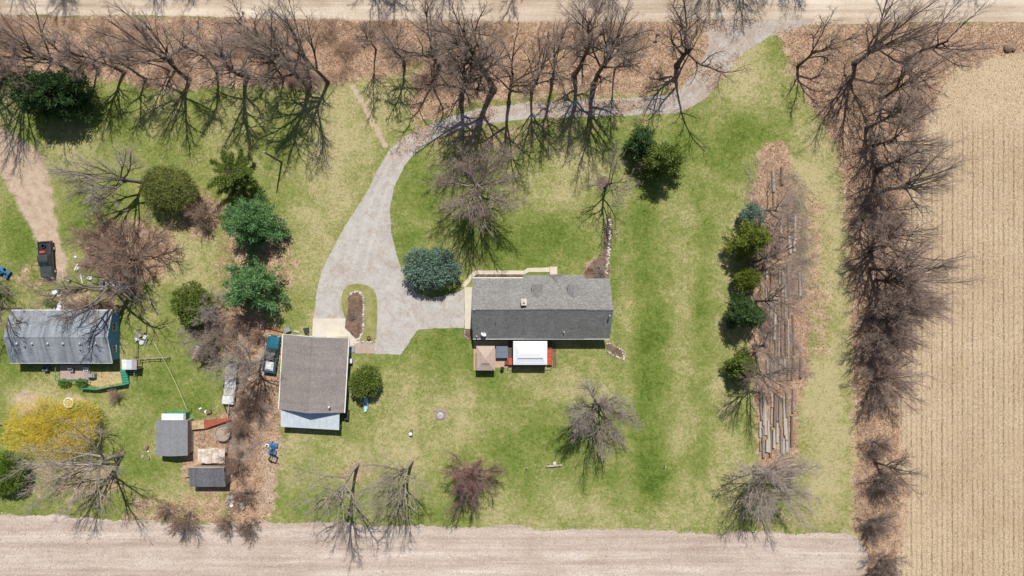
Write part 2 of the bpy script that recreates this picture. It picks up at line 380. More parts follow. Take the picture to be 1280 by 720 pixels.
def m_field_e():
    m, nt, b = new_mat('corn_stubble_rows')
    p = posc(nt); sx = nd(nt, 'ShaderNodeSeparateXYZ'); nt.links.new(p, sx.inputs[0])
    wob = noise(nt, p, 0.25, 2); x = mth(nt, 'ADD', sx.outputs[0], mth(nt, 'MULTIPLY', wob.outputs[0], 0.30))
    ph = mth(nt, 'MULTIPLY', x, 2 * math.pi / 0.78); w = mth(nt, 'SINE', ph)
    cmb = nd(nt, 'ShaderNodeCombineXYZ'); nt.links.new(mth(nt, 'MULTIPLY', x, 1.28), cmb.inputs[0]); nt.links.new(mth(nt, 'MULTIPLY', sx.outputs[1], 0.10), cmb.inputs[1])
    rowv = noise(nt, cmb.outputs[0], 1.0, 3, 0.7)
    cmb2 = nd(nt, 'ShaderNodeCombineXYZ'); nt.links.new(mth(nt, 'MULTIPLY', x, 2.6), cmb2.inputs[0]); nt.links.new(mth(nt, 'MULTIPLY', sx.outputs[1], 1.7), cmb2.inputs[1])
    dash = noise(nt, cmb2.outputs[0], 1.0, 4, 0.75)
    fine = noise(nt, p, 4.5, 5, 0.8); big = noise(nt, p, 0.09, 4, 0.6)
    straw = ramp(nt, fine.outputs[0], [(0.32, (0.23, 0.155, 0.095)), (0.46, (0.46, 0.352, 0.235)), (0.62, (0.64, 0.53, 0.385))])
    straw2 = mixc(nt, 1.0, straw.outputs[0], ramp(nt, big.outputs[0], [(0.35, (0.9, 0.86, 0.80)), (0.65, (1.05, 1.04, 1.03))]).outputs[0], 'MULTIPLY')
    hd = nd(nt, 'ShaderNodeMapRange'); nt.links.new(mth(nt, 'ADD', sx.outputs[1], mth(nt, 'MULTIPLY', big.outputs[0], 14)), hd.inputs[0])
    hd.inputs[1].default_value = 36; hd.inputs[2].default_value = 29
    k = mth(nt, 'ADD', mth(nt, 'MULTIPLY', w, 0.5), 0.5)
    w2 = mth(nt, 'SINE', mth(nt, 'MULTIPLY', ph, 0.5)); alt = mth(nt, 'ADD', mth(nt, 'MULTIPLY', mth(nt, 'ABSOLUTE', w2), 0.0), mth(nt, 'ADD', mth(nt, 'MULTIPLY', mth(nt, 'SINE', mth(nt, 'ADD', mth(nt, 'MULTIPLY', ph, 0.5), 0.785)), 0.22), 0.62))
    k = mth(nt, 'MULTIPLY', mth(nt, 'MULTIPLY', mth(nt, 'POWER', k, 3.0), alt), hd.outputs[0])
    gate = ramp(nt, rowv.outputs[0], [(0.36, 0.35), (0.56, 1.0)]); g2 = ramp(nt, dash.outputs[0], [(0.40, 0.15), (0.52, 1.0)])
    k = mth(nt, 'MULTIPLY', mth(nt, 'MULTIPLY', k, gate.outputs[0]), g2.outputs[0])
    c = mixc(nt, k, straw2, (0.125, 0.08, 0.052))
    gr = noise(nt, cmb.outputs[0], 0.6, 3, 0.6); c = mixc(nt, ramp(nt, gr.outputs[0], [(0.66, 0.0), (0.74, 0.35)]).outputs[0], c, (0.27, 0.27, 0.09))
    nt.links.new(c, b.inputs['Base Color']); b.inputs['Roughness'].default_value = 0.95; b.inputs['Specular IOR Level'].default_value = 0.05
    bump(nt, b, fine.outputs[0], 0.8, 0.12)
m_field_e()
def m_flat(name, stops, fs, bs, stretch=(1, 1, 1), bmp=0.5, streak=None, bands=0.0):
    m, nt, b = new_mat(name); p = posc(nt)
    mp = nd(nt, 'ShaderNodeMapping'); nt.links.new(p, mp.inputs[0]); mp.inputs['Scale'].default_value = stretch
    f = noise(nt, p, fs, 5, 0.8); g = noise(nt, mp.outputs[0], bs, 5, 0.65, 0.4)
    v = mth(nt, 'ADD', mth(nt, 'MULTIPLY', f.outputs[0], 0.55), mth(nt, 'MULTIPLY', g.outputs[0], 0.5))
    r = ramp(nt, v, stops); c = r.outputs[0]
    if streak:
        n2 = noise(nt, p, 0.35, 6, 0.75, 1.2); n3 = noise(nt, p, 2.2, 4, 0.7, 1.0)
        vv = mth(nt, 'ADD', mth(nt, 'MULTIPLY', n2.outputs[0], 0.6), mth(nt, 'MULTIPLY', n3.outputs[0], 0.5))
        sy = nd(nt, 'ShaderNodeSeparateXYZ'); nt.links.new(p, sy.inputs[0]); mr = nd(nt, 'ShaderNodeMapRange'); nt.links.new(sy.outputs[1], mr.inputs[0]); mr.inputs[1].default_value = 14; mr.inputs[2].default_value = 27; mr.inputs[3].default_value = 0.0; mr.inputs[4].default_value = 0.085
        vv = mth(nt, 'ADD', vv, mr.outputs[0])
        c = mixc(nt, ramp(nt, vv, [(0.53, 0.0), (0.66, streak[1])]).outputs[0], c, streak[0])
    if bands:
        mp3 = nd(nt, 'ShaderNodeMapping'); nt.links.new(p, mp3.inputs[0]); mp3.inputs['Scale'].default_value = (0.018, 1.0, 1)
        n4 = noise(nt, mp3.outputs[0], 0.75, 5, 0.7, 0.15); n5 = noise(nt, p, 0.12, 4, 0.6, 0.3)
        c = mixc(nt, 1.0, c, ramp(nt, n4.outputs[0], [(0.36, tuple(1 - bands * k for k in (0.8, 1.0, 1.15))), (0.62, (1.06, 1.06, 1.07))]).outputs[0], 'MULTIPLY')
        c = mixc(nt, 1.0, c, ramp(nt, n5.outputs[0], [(0.36, tuple(1 - bands * k for k in (0.45, 0.6, 0.75))), (0.62, (1.03, 1.03, 1.03))]).outputs[0], 'MULTIPLY')
    nt.links.new(c, b.inputs['Base Color']); b.inputs['Roughness'].default_value = 0.95; b.inputs['Specular IOR Level'].default_value = 0.05
    bump(nt, b, f.outputs[0], bmp, 0.08)
m_flat('tilled_field_soil', [(0.36, (0.36, 0.29, 0.25)), (0.52, (0.52, 0.445, 0.39)), (0.68, (0.66, 0.595, 0.53))], 3.2, 0.5, (0.16, 1.3, 1), 0.6, None, 0.26)
m_flat('gravel_road', [(0.36, (0.42, 0.355, 0.28)), (0.52, (0.57, 0.495, 0.40)), (0.68, (0.67, 0.60, 0.51))], 3.0, 0.45, (0.12, 1.6, 1), 0.4, None, 0.32)
m_flat('driveway_gravel', [(0.34, (0.33, 0.305, 0.28)), (0.50, (0.43, 0.41, 0.385)), (0.68, (0.51, 0.49, 0.46))], 4.5, 0.5, (1, 1, 1), 0.4, ((0.33, 0.235, 0.165), 0.65))
m_flat('mulch', [(0.36, (0.075, 0.045, 0.032)), (0.52, (0.17, 0.11, 0.08)), (0.7, (0.30, 0.215, 0.16))], 5.0, 1.0, (1, 1, 1), 0.8)
m_flat('island_turf', [(0.38, (0.15, 0.17, 0.04)), (0.52, (0.26, 0.25, 0.09)), (0.68, (0.38, 0.33, 0.16))], 5.0, 0.8, (1, 1, 1), 0.7)
m_flat('burnt_soil', [(0.36, (0.24, 0.17, 0.13)), (0.55, (0.38, 0.29, 0.23)), (0.7, (0.48, 0.39, 0.32))], 5.0, 1.0, (1, 1, 1), 0.6)
plain('concrete', (0.56, 0.51, 0.42), (0.44, 0.39, 0.31), 1.5, 0.9, 0.1)
plain('concrete_light', (0.62, 0.56, 0.46), (0.53, 0.47, 0.38), 0.9, 0.9, 0.1)

# ------------------------------------------------------------------ ground, fields, road, driveway
def build_ground():
    far = np.array([-2600, -1400, -700, -380, -220, -140, -110])
    xs = np.concatenate([far, gx, -far[::-1]]); ys = np.concatenate([far, [-75], gy, [75], -far[::-1]])
    X, Y = np.meshgrid(xs, ys); nx, ny = len(xs), len(ys)
    V = np.stack([X, Y, np.zeros_like(X)], -1).reshape(-1, 3)
    i = np.arange(ny - 1)[:, None] * nx + np.arange(nx - 1)[None]; q = np.stack([i, i + 1, i + nx + 1, i + nx], -1).reshape(-1, 4)
    me = mesh_arr('ground', V, q)
    def samp(A):
        ix = np.clip(np.round((X - gx[0]) / CELL).astype(int), 0, len(gx) - 1); iy = np.clip(np.round((Y - gy[0]) / CELL).astype(int), 0, len(gy) - 1)
        return A[iy, ix].ravel()
    a = me.color_attributes.new('zone', 'FLOAT_COLOR', 'POINT'); c = np.ones((len(V), 4), np.float32)
    c[:, 0] = samp(litter); c[:, 1] = samp(dry); c[:, 2] = samp(dirt); a.data.foreach_set('color', c.ravel())
    l = me.attributes.new('lush', 'FLOAT', 'POINT'); l.data.foreach_set('value', samp(lush).astype(np.float32))
    struct(link('ground', me, MATS['ground_soil_and_turf']))
build_ground()
struct(sheet('stubble_field', ragged(wp(FIELD_E_PX[:-1]) + [(330, W(0, 760)[1]), (330, W(0, 62)[1])], 0.35, 1.3, 3), 0.006, 'corn_stubble_rows'))
struct(sheet('tilled_field', ragged(wp(FIELD_S_PX), 0.3, 0.4, 4), 0.005, 'tilled_field_soil'))
struct(sheet('gravel_road', ragged(wp(ROAD_PX), 0.35, 0.2, 5), 0.010, 'gravel_road'))
struct(sheet('driveway', ragged(wp(DRIVE_PX), 0.3, 0.13, 6), 0.014, 'driveway_gravel'))
drive_o = bpy.data.objects['driveway']
m_flat('packed_gravel', [(0.34, (0.36, 0.335, 0.31)), (0.50, (0.46, 0.44, 0.415)), (0.68, (0.54, 0.52, 0.49))], 4.5, 0.5, (1, 1, 1), 0.3, ((0.33, 0.235, 0.165), 0.5))
CL = smooth_line(wp([(928, 42), (906, 62), (890, 84), (876, 104), (858, 120), (838, 128), (815, 131), (720, 135), (640, 140), (572, 152), (528, 170), (500, 198), (478, 235), (467, 265), (460, 292), (452, 320), (447, 338)]), 2)
for off in (-0.85, 0.85):
    lft, rgt = [], []
    for i in range(len(CL)):
        a = Vector(CL[max(i - 1, 0)]); b = Vector(CL[min(i + 1, len(CL) - 1)]); d = (b - a).normalized(); n = Vector((-d.y, d.x)); p = Vector(CL[i])
        lft.append(tuple(p + n * (off - 0.28))); rgt.append(tuple(p + n * (off + 0.28)))
    sheet('wheel_track', ragged(lft + rgt[::-1], 0.3, 0.12, 17 + int(off)), 0.019, 'packed_gravel', drive_o)
struct(sheet('driveway_island', ragged(wp(smooth_line(ISLAND_PX + ISLAND_PX[:1], 1)[:-1]), 0.3, 0.03, 8), 0.030, 'island_turf'))
struct(MB().prism(wp([(391, 398), (432, 398), (433.5, 408), (447, 422), (452, 429), (442, 429.5), (442, 441), (436, 441), (436, 421), (390.5, 421)]), 0.0, 0.045).build('concrete_apron', 'concrete_light'))
struct(MB().prism(wp([(397, 403), (428, 402), (429, 414), (397, 415)]), 0.02, 0.050).build('apron_slab', 'concrete_light'))
struct(MB().prism(wp([(580.5, 359), (590.5, 359), (590.5, 411), (581, 411)]), 0.0, 0.06).build('side_walk', 'concrete_light'))
fw = [[(575.5, 358), (592.5, 338), (595, 343), (582, 358.5)], [(592.9, 338), (655, 338.2), (655, 343), (595.4, 343)], [(655.4, 337.6), (660, 335), (687, 334.3), (687, 340), (661, 340), (655.4, 343)], [(687.4, 333.2), (696.5, 333.2), (696.5, 346), (687.4, 343.5)]]
fwalk = None
for i, p in enumerate(fw):
    o = MB().prism(wp(p), 0.0, 0.06).build('paving_slab' if i else 'front_walk', 'concrete_light', fwalk)
    if i == 0: fwalk = struct(o)

# ------------------------------------------------------------------ plants: growth in numpy
def nrm(v): return v / (np.linalg.norm(v, axis=-1, keepdims=True) + 1e-9)
def tubes(P, R, m):
    N, K, _ = P.shape
    T = np.gradient(P, axis=1); T = nrm(T)
    ref = np.where(np.abs(T[:, :1, 2:3]) > 0.9, np.array([1.0, 0, 0]), np.array([0, 0, 1.0]))
    U = nrm(np.cross(T, np.broadcast_to(ref, T.shape))); Vv = np.cross(T, U)
    a = 2 * np.pi * np.arange(m) / m
    V = P[:, :, None, :] + R[:, :, None, None] * (U[:, :, None, :] * np.cos(a)[:, None] + Vv[:, :, None, :] * np.sin(a)[:, None])
    b = (np.arange(N)[:, None, None] * K + np.arange(K - 1)[None, :, None]) * m
    k = np.arange(m)[None, None]; k2 = (k + 1) % m
    Q = np.stack([b + k, b + k2, b + m + k2, b + m + k], -1).reshape(-1, 4)
    return V.reshape(-1, 3), Q
def spikes(A, B, r, rg):
    """three-sided tapering twigs from A to B"""
    N = len(A); T = nrm(B - A); U = nrm(np.cross(T, nrm(rg.normal(size=(N, 3))))); Vv = np.cross(T, U); r = np.broadcast_to(r, (N,))[:, None]
    V = np.stack([A + U * r, A - 0.5 * U * r + 0.87 * Vv * r, A - 0.5 * U * r - 0.87 * Vv * r, B], 1).reshape(-1, 3)
    b = np.arange(N)[:, None] * 4
    t = np.stack([b + [0, 1, 3], b + [1, 2, 3], b + [2, 0, 3]], 1).reshape(-1, 3)
    return V, t
def children(P, R, n, t0, t1, ang, lenf, K, curl, up, rg, Ls, rf=0.6, taper=0.25, tpow=1.0, lshape=0.55):
    """n side branches on every polyline of P; returns polylines, radii and lengths"""
    N, Kp, _ = P.shape
    t = t0 + (t1 - t0) * ((np.arange(n)[None] + rg.random((N, n))) / n) ** tpow
    f = np.clip(t * (Kp - 1), 0, Kp - 1.001); i = f.astype(int); w = (f - i)[..., None]; idx = np.arange(N)[:, None]
    S = P[idx, i] * (1 - w) + P[idx, i + 1] * w; T = nrm(P[idx, i + 1] - P[idx, i])
    r0 = (R[idx, i] * (1 - w[..., 0]) + R[idx, i + 1] * w[..., 0]) * rf
    az = (np.arange(n)[None] * 2.4 + rg.random((N, 1)) * 6.28 + rg.normal(0, 0.5, (N, n)))
    ref = np.where(np.abs(T[..., 2:3]) > 0.95, np.array([1.0, 0, 0]), np.array([0, 0, 1.0])); U = nrm(np.cross(T, np.broadcast_to(ref, T.shape))); Vv = np.cross(T, U)
    a = np.radians(ang[0] + (ang[1] - ang[0]) * rg.random((N, n)))[..., None]
    D = T * np.cos(a) + (U * np.cos(az)[..., None] + Vv * np.sin(az)[..., None]) * np.sin(a)
    L = Ls[:, None] * (lenf[0] + (lenf[1] - lenf[0]) * rg.random((N, n))) * (1 - lshape * (t - t0) / max(1e-6, (1 - t0)))
    S = S.reshape(-1, 3); D = nrm(D.reshape(-1, 3)); L = L.ravel(); r0 = r0.ravel(); M = len(S)
    out = np.empty((M, K, 3)); out[:, 0] = S
    for k in range(1, K):
        D = nrm(D + rg.normal(0, curl, (M, 3)) + np.array([0, 0, up])); S = S + D * (L / (K - 1))[:, None]; out[:, k] = S
    rr = r0[:, None] * np.linspace(1, taper, K)[None]
    return out, rr, L

FORMS = {  # trunk fraction, trunk lean curl, n1, t0, ang1, len1, up1, n2, len2, ang2, n3, n4, curl
    'spread':  dict(tf=0.36, n1=9, t0=0.45, a1=(22, 62), l1=(0.54, 0.70), up=0.03, n2=8, a2=(20, 46), l2=(0.42, 0.62), n3=9, n4=11, curl=0.085, tr=0.021),
    'upright': dict(tf=0.80, n1=17, t0=0.26, a1=(24, 50), l1=(0.30, 0.46), up=0.05, n2=7, a2=(20, 45), l2=(0.36, 0.58), n3=8, n4=10, curl=0.085, tr=0.016),
    'gnarly':  dict(tf=0.34, n1=6, t0=0.55, a1=(30, 70), l1=(0.60, 0.85), up=0.02, n2=8, a2=(28, 58), l2=(0.34, 0.62), n3=9, n4=10, curl=0.20, tr=0.026),
    'round':   dict(tf=0.32, n1=20, t0=0.25, a1=(12, 66), l1=(0.52, 0.66), up=0.03, n2=9, a2=(14, 36), l2=(0.38, 0.58), n3=9, n4=9, curl=0.07, tr=0.015),
    'sparse':  dict(tf=0.50, n1=8, t0=0.32, a1=(26, 58), l1=(0.42, 0.62), up=0.03, n2=7, a2=(22, 50), l2=(0.38, 0.62), n3=8, n4=10, curl=0.11, tr=0.017),
    'thin':    dict(tf=0.86, n1=12, t0=0.32, a1=(22, 46), l1=(0.22, 0.36), up=0.05, n2=6, a2=(20, 45), l2=(0.36, 0.58), n3=8, n4=9, curl=0.08, tr=0.0105),
    'brushy':  dict(tf=0.20, n1=20, t0=0.10, a1=(8, 66), l1=(0.60, 0.90), up=0.02, n2=9, a2=(14, 38), l2=(0.34, 0.55), n3=9, n4=8, curl=0.09, tr=0.010),
}
TREES = {}
def bare_tree(key, form, H, seed, twig=1.0):
    f = FORMS[form]; rg = np.random.default_rng(seed)
    K0 = 9; tl = f['tf'] * H; P = np.zeros((1, K0, 3)); d = np.array([rg.normal(0, 0.05), rg.normal(0, 0.05), 1.0]); s = np.zeros(3)
    for k in range(1, K0):
        d = nrm(d + np.array([rg.normal(0, 0.07), rg.normal(0, 0.07), 0.05])); s = s + d * tl / (K0 - 1); P[0, k] = s
    tr = 1.15 * f['tr'] * H; R = tr * np.linspace(1, 0.30 if f['tf'] > 0.7 else 0.62, K0)[None]; R[0, 0] *= 1.35; R[0, 1] *= 1.08
    P[0, 0, 2] = -0.15
    P1, R1, L1 = children(P, R, f['n1'], f['t0'], 1.0, f['a1'], f['l1'], 9, f['curl'], f['up'], rg, np.array([H]), 0.66, 0.22, 1.0, 0.35 if f['tf'] > 0.7 else 0.1)
    P2, R2, L2 = children(P1, R1, f['n2'], 0.22, 1.0, f['a2'], f['l2'], 6, f['curl'], f['up'] * 0.8, rg, L1, 0.66, 0.3)
    P3, R3, L3 = children(P2, R2, f['n3'], 0.18, 1.0, (25, 55), (0.36, 0.60), 4, f['curl'] * 0.9, 0.05, rg, L2, 0.62, 0.3)
    R1 = np.maximum(R1, np.linspace(0.05, 0.022, R1.shape[1])); R2 = np.maximum(R2 * 1.1, np.linspace(0.03, 0.010, R2.shape[1])); R3 = np.clip(R3, 0.009, 0.03)
    P4, R4, L4 = children(P3, R3, f['n4'], 0.15, 1.0, (16, 48), (0.55, 1.05), 2, 0.12, 0.05, rg, L3, 0.7, 0.3)
    va, qa = tubes(P, R, 9); vb, qb = tubes(P1, R1, 6)
    vc, qc = tubes(P2, R2, 4)
    trunk = mesh_arr(key + '_trunk', np.concatenate([va, vb, vc]), np.concatenate([qa, qb + len(va), qc + len(va) + len(vb)]), smooth=True)
    vc, qc = vc[:0], qc[:0]; vd, qd = tubes(P3[:, ::1], R3, 3); qd = qd + len(vc)
    ve, te = spikes(P4[:, 0], P4[:, 1], np.clip(R4[:, 0], 0.005, 0.007) * twig, rg); te = te + len(vc) + len(vd)
    crown = mesh_arr(key + '_crown', np.concatenate([vc, vd, ve]), np.concatenate([qc, qd]), te)
    allp = np.concatenate([P3[:, -1], P4[:, 1]]); TREES[key] = (trunk, crown, H, np.percentile(np.hypot(allp[:, 0], allp[:, 1]), 93), np.percentile(allp[:, 2], 99))
for k, (fm, H, sd_) in {'spread_a': ('spread', 15, 11), 'spread_b': ('spread', 15, 12), 'spread_c': ('spread', 14, 23), 'up_a': ('upright', 18, 21), 'up_b': ('upright', 18, 22), 'up_c': ('upright', 17, 39),
                        'gnarly_a': ('gnarly', 13, 31), 'gnarly_b': ('gnarly', 13, 35), 'round_a': ('round', 11, 41), 'round_b': ('round', 12, 42), 'sparse_a': ('sparse', 15, 51), 'sparse_b': ('sparse', 15, 55),
                        'thin_a': ('thin', 13, 61), 'thin_b': ('thin', 12, 62), 'brushy_a': ('brushy', 7, 71), 'brushy_b': ('brushy', 7, 72)}.items():
    bare_tree(k, fm, H, sd_)

plain('bark_dark', (0.17, 0.137, 0.115), (0.06, 0.048, 0.042), 3.0, 0.95, 0.6)
plain('bark_pale', (0.44, 0.38, 0.32), (0.24, 0.20, 0.165), 2.0, 0.95, 0.6)
plain('bark_grey', (0.26, 0.22, 0.19), (0.11, 0.09, 0.08), 2.5, 0.95, 0.6)
leafy('twig_grey', [(0.29, 0.225, 0.185), (0.39, 0.315, 0.265), (0.33, 0.255, 0.215)], 0.9, 0)
leafy('twig_pink', [(0.35, 0.25, 0.21), (0.45, 0.345, 0.29), (0.39, 0.29, 0.25)], 0.9, 0)
leafy('twig_pale', [(0.42, 0.355, 0.31), (0.34, 0.28, 0.245), (0.50, 0.43, 0.38)], 0.9, 0)
leafy('twig_red', [(0.30, 0.11, 0.105), (0.26, 0.17, 0.16), (0.40, 0.14, 0.12), (0.24, 0.19, 0.18), (0.28, 0.23, 0.21)], 0.9, 0)
leafy('twig_brown', [(0.32, 0.205, 0.15), (0.25, 0.16, 0.12), (0.40, 0.285, 0.215)], 0.9, 0)
leafy('twig_olive', [(0.22, 0.19, 0.08), (0.27, 0.20, 0.13), (0.17, 0.15, 0.07)], 0.9, 0)
leafy('twig_dark', [(0.20, 0.15, 0.125), (0.28, 0.215, 0.185), (0.33, 0.255, 0.225)], 0.9, 0)

def tree(key, px, py, h, r, label, group=None, rot=None, bark='bark_dark', tw='twig_grey', tilt=(0, 0), name='bare_tree', cat='tree'):
    tr, cr, H, R0, Z0 = TREES[key]
    x, y, _ = W(px, py)
    t = thing(name, label, cat, (x, y, 0), 0, group)
    rz = random.uniform(0, 6.28) if rot is None else math.radians(rot)
    M = Matrix.Rotation(math.radians(tilt[0]), 4, 'Y') @ Matrix.Rotation(-math.radians(tilt[1]), 4, 'X') @ Matrix.Rotation(rz, 4, 'Z')
    t.rotation_euler = M.to_euler(); t.scale = (r / R0, r / R0, h / Z0)
    link('trunk', tr, MATS[bark], t); link('crown', cr, MATS[tw], t)
    return t

# ---- bare trees, read off the photograph: (shape, foot x, foot y, height, spread)
G1 = 'trees in the belt beside the gravel road'
L1_ = 'tall bare tree with dark trunk in the leaf-littered belt beside the gravel road'
LTHIN = 'slender bare tree with thin trunk among the undergrowth of the belt beside the gravel road'
BELT = {(237, 100): 'forked bare tree at the grass edge of the belt, straight up from the yellow-green cedar',
        (309, 96): 'upright bare tree at the grass edge of the belt above the spiky spruce', (39, 101): 'broad bare tree rising behind the wide dark pine, on its far track side',
        (93, 90): 'leaning bare tree rising directly behind the wide dark pine', (410, 103): 'widest bare tree of the belt, its shadow fan nearly reaching the utility pole',
        (386, 108): 'upright bare tree pressed close beside the widest tree of the belt', (549, 84): 'bare tree with heavy crooked limbs near the head of the worn footpath',
        (617, 112): 'tallest bare tree of the belt, standing hard by the shaded driveway', (664, 116): 'slanting bare tree beside the tallest tree of the belt',
        (717, 94): 'upright bare tree whose trunk shadow crosses the driveway beside its twin', (742, 106): 'upright bare tree nearest the driveway below the mailbox, thicker than its twin',
        (577, 120): 'bare tree at the inside of the driveway bend where the belt ends', (636, 128): 'bare tree on the very edge of the driveway, beside the tallest tree',
        (156, 90): 'short upright bare tree between the wide dark pine and the forked tree'}
for key, px, py, h, r, tilt in [('spread_a', 237, 100, 15, 5.5, (-3, 2)), ('up_a', 156, 90, 12, 3.2, (0, 0)), ('thin_a', 183, 99, 11, 2.4, (0, 0)), ('up_b', 309, 96, 14, 4.0, (0, 0)),
                                ('spread_b', 39, 101, 14, 5.6, (-4, 3)), ('sparse_a', 93, 90, 13, 4.5, (-6, 4)), ('sparse_b', 2, 102, 13, 5, (-4, 0)),
                                ('spread_c', 410, 103, 17, 5.2, (-4, 0)), ('up_c', 386, 108, 15, 4.6, (0, 0)),
                                ('gnarly_a', 549, 84, 13, 6.0, (-2, 0)), ('up_a', 617, 112, 22, 5.6, (0, 0)), ('sparse_b', 664, 116, 19, 3.6, (5, 0)),
                                ('up_b', 717, 94, 18, 4.0, (2, 0)), ('up_c', 742, 106, 18, 4.2, (2, 0)), ('thin_b', 768, 88, 12, 2.6, (1, 0)),
                                ('up_b', 577, 120, 17, 4.2, (0, 0)), ('sparse_a', 636, 128, 18, 4.6, (0, 0)), ('thin_a', 690, 100, 15, 3.0, (2, 0)), ('thin_b', 355, 98, 12, 3.0, (-2, 0)),
                                ('thin_a', 272, 92, 11, 3.0, (0, 2)), ('thin_b', 212, 88, 10, 2.6, (-3, 2)), ('thin_a', 122, 84, 10, 2.6, (-3, 2)), ('thin_b', 66, 74, 11, 3, (-2, 3)),
                                ('thin_a', 335, 66, 11, 3.0, (0, 3)), ('thin_b', 470, 62, 11, 2.8, (0, 3)), ('thin_a', 505, 80, 10, 2.6, (0, 0)), ('sparse_a', 20, 60, 12, 4, (-4, 3)), ('thin_b', 590, 86, 14, 2.8, (0, 0))]:
    tree(key, px, py, h * 1.25, r * 1.35, BELT.get((px, py), LTHIN if key.startswith('thin') else L1_), G1, tilt=tilt, tw='twig_grey' if px % 3 else 'twig_pink')
tree('gnarly_b', 846, 82, 17.5, 7.6, 'crooked dark bare tree with heavy limbs spreading over the bend of the driveway', rot=40, tilt=(3, 2), bark='bark_dark', tw='twig_dark')
G2 = 'trees at the north corner of the stubble field'
for key, px, py, h, r, tilt, lb in [('gnarly_a', 997, 83, 13, 4.0, (4, 4), 'leaning dark bare tree beside the mouth of the driveway'),
                                    ('spread_a', 1068, 79, 18, 6.4, (6, 3), 'large dark bare tree with long limbs near the corner of the stubble field'),
                                    ('sparse_b', 1132, 74, 14, 5.0, (16, 4), 'bare tree leaning steeply out over the stubble field corner'),
                                    ('spread_c', 1100, 124, 12, 4.6, (5, 0), 'broken-looking grey bare tree at the head of the field hedgerow')]:
    tree(key, px, py, h * 1.1, r * 1.25, lb, G2, tilt=tilt, tw='twig_dark' if px < 1090 else 'twig_pink')
G3 = 'trees in the hedgerow along the stubble field'
for key, px, py, h, r, tilt, tw in [('spread_b', 1092, 182, 14, 5.0, (5, 0), 'twig_pink'), ('up_a', 1096, 214, 15, 4.4, (6, 0), 'twig_grey'), ('spread_a', 1097, 240, 15, 5.4, (8, 1), 'twig_grey'),
                                ('gnarly_b', 1088, 312, 13.5, 6.4, (10, 2), 'twig_pink'), ('spread_c', 1092, 296, 13, 4.6, (8, 0), 'twig_pink'),
                                ('sparse_a', 1086, 336, 13, 5.4, (13, -1), 'twig_pink'), ('round_b', 1096, 350, 13, 5.2, (9, -2), 'twig_pink'), 
                                ('round_a', 1096, 380, 12, 4.8, (8, -2), 'twig_pink'), ('spread_b', 1090, 398, 12, 4.8, (5, -2), 'twig_pink'), ('brushy_a', 1092, 424, 9, 3.8, (3, -2), 'twig_pink'),
                                ('up_c', 1083, 160, 12, 3.6, (3, 0), 'twig_grey'), ('sparse_b', 1078, 275, 11, 3.6, (0, 0), 'twig_grey')]:
    tree(key, px, py, h, r * 1.15, 'bare tree with a tangled twiggy crown in the hedgerow beside the stubble field', G3, tilt=tilt, tw=tw, bark='bark_grey' if int(px) % 2 else 'bark_dark')
tree('brushy_b', 1094, 471, 9.0, 5.2, 'broad fan-shaped grey bush standing apart in the field hedgerow', rot=20, tw='twig_pink', name='bare_bush', cat='bush', bark='bark_grey')
tree('sparse_a', 1094, 578, 8, 4.4, 'low bare tree with one long bough reaching over the stubble rows', rot=10, tilt=(22, -2), tw='twig_dark')
G4 = 'bushes at the south end of the field hedgerow'
for px, py, h, r in [(1090, 552, 4.5, 2.2), (1095, 598, 5.5, 2.8), (1086, 648, 5, 2.8), (1097, 700, 5, 2.8)]:
    tree('brushy_a' if px % 4 else 'brushy_b', px, py, h, r, 'dense dark leafless bush at the south end of the field hedgerow', G4, tw='twig_dark', name='bare_bush', cat='bush', tilt=(2, -2))
G5 = 'trees leaning over the laid logs'
for key, px, py, h, r, tilt in [('sparse_b', 946, 266, 10, 4.6, (14, 2)), ('gnarly_a', 940, 328, 10, 5.4, (14, 1)), ('sparse_a', 944, 376, 10, 4.4, (14, -1)), ('gnarly_b', 942, 432, 10, 5.0, (10, -1)), ('thin_a', 952, 300, 9, 3.0, (4, 0))]:
    tree(key, px, py, h, r, 'grey bare tree leaning out over the laid logs', G5, tilt=tilt, bark='bark_grey', tw='twig_pink')
tree('spread_c', 940, 462, 14, 4.8, 'tall bare tree beside the last evergreen of the log yard, its shadow on the lawn', tilt=(2, 0), bark='bark_grey', tw='twig_pink')
tree('round_b', 943, 582, 12, 6.4, 'wide pale grey bare tree growing over the stacked logs by the tilled field', tilt=(1, -2), bark='bark_pale', tw='twig_pale')
tree('sparse_a', 447, 580, 20, 6.0, 'pale-limbed bare tree at the lawn edge nearest the garage', rot=200, tilt=(-4, -6), bark='bark_pale', tw='twig_pale')
tree('spread_a', 515, 576, 21, 5.4, 'pale bare tree with a patch of bare soil at its foot, by the tilled field', rot=120, tilt=(-3, -6), bark='bark_pale', tw='twig_pale')
tree('brushy_a', 589, 586, 11, 4.9, 'round bushy bare tree with red buds at the lawn edge', tw='twig_red', bark='bark_grey')
tree('round_b', 744, 500, 13.5, 5.6, 'round grey bare tree standing alone on the back lawn behind the house', bark='bark_grey', tw='twig_pale')
tree('round_b', 596, 236, 15.5, 7.0, 'wide grey bare tree on the front lawn between the driveway and the house', rot=70, bark='bark_pale', tw='twig_grey')
tree('sparse_b', 757, 234, 13.5, 4.6, 'slender bare tree in a ring of mulch on the front lawn', bark='bark_grey', tw='twig_pale', tilt=(1, 0))
tree('spread_c', 181, 229, 14, 7.2, 'grey bare tree beside the yellow-green cedar in the neighbouring yard', tilt=(-4, 3), bark='bark_grey', tw='twig_pale')
tree('sparse_a', 117, 232, 6.5, 2.7, 'small dark bare tree on the grass beside the dirt track', bark='bark_dark', tw='twig_dark')
tree('gnarly_b', 166, 366, 15, 8.6, 'huge old bare tree overhanging the silver car and the blue-sided house', rot=100, tilt=(-8, 4), bark='bark_grey', tw='twig_dark')
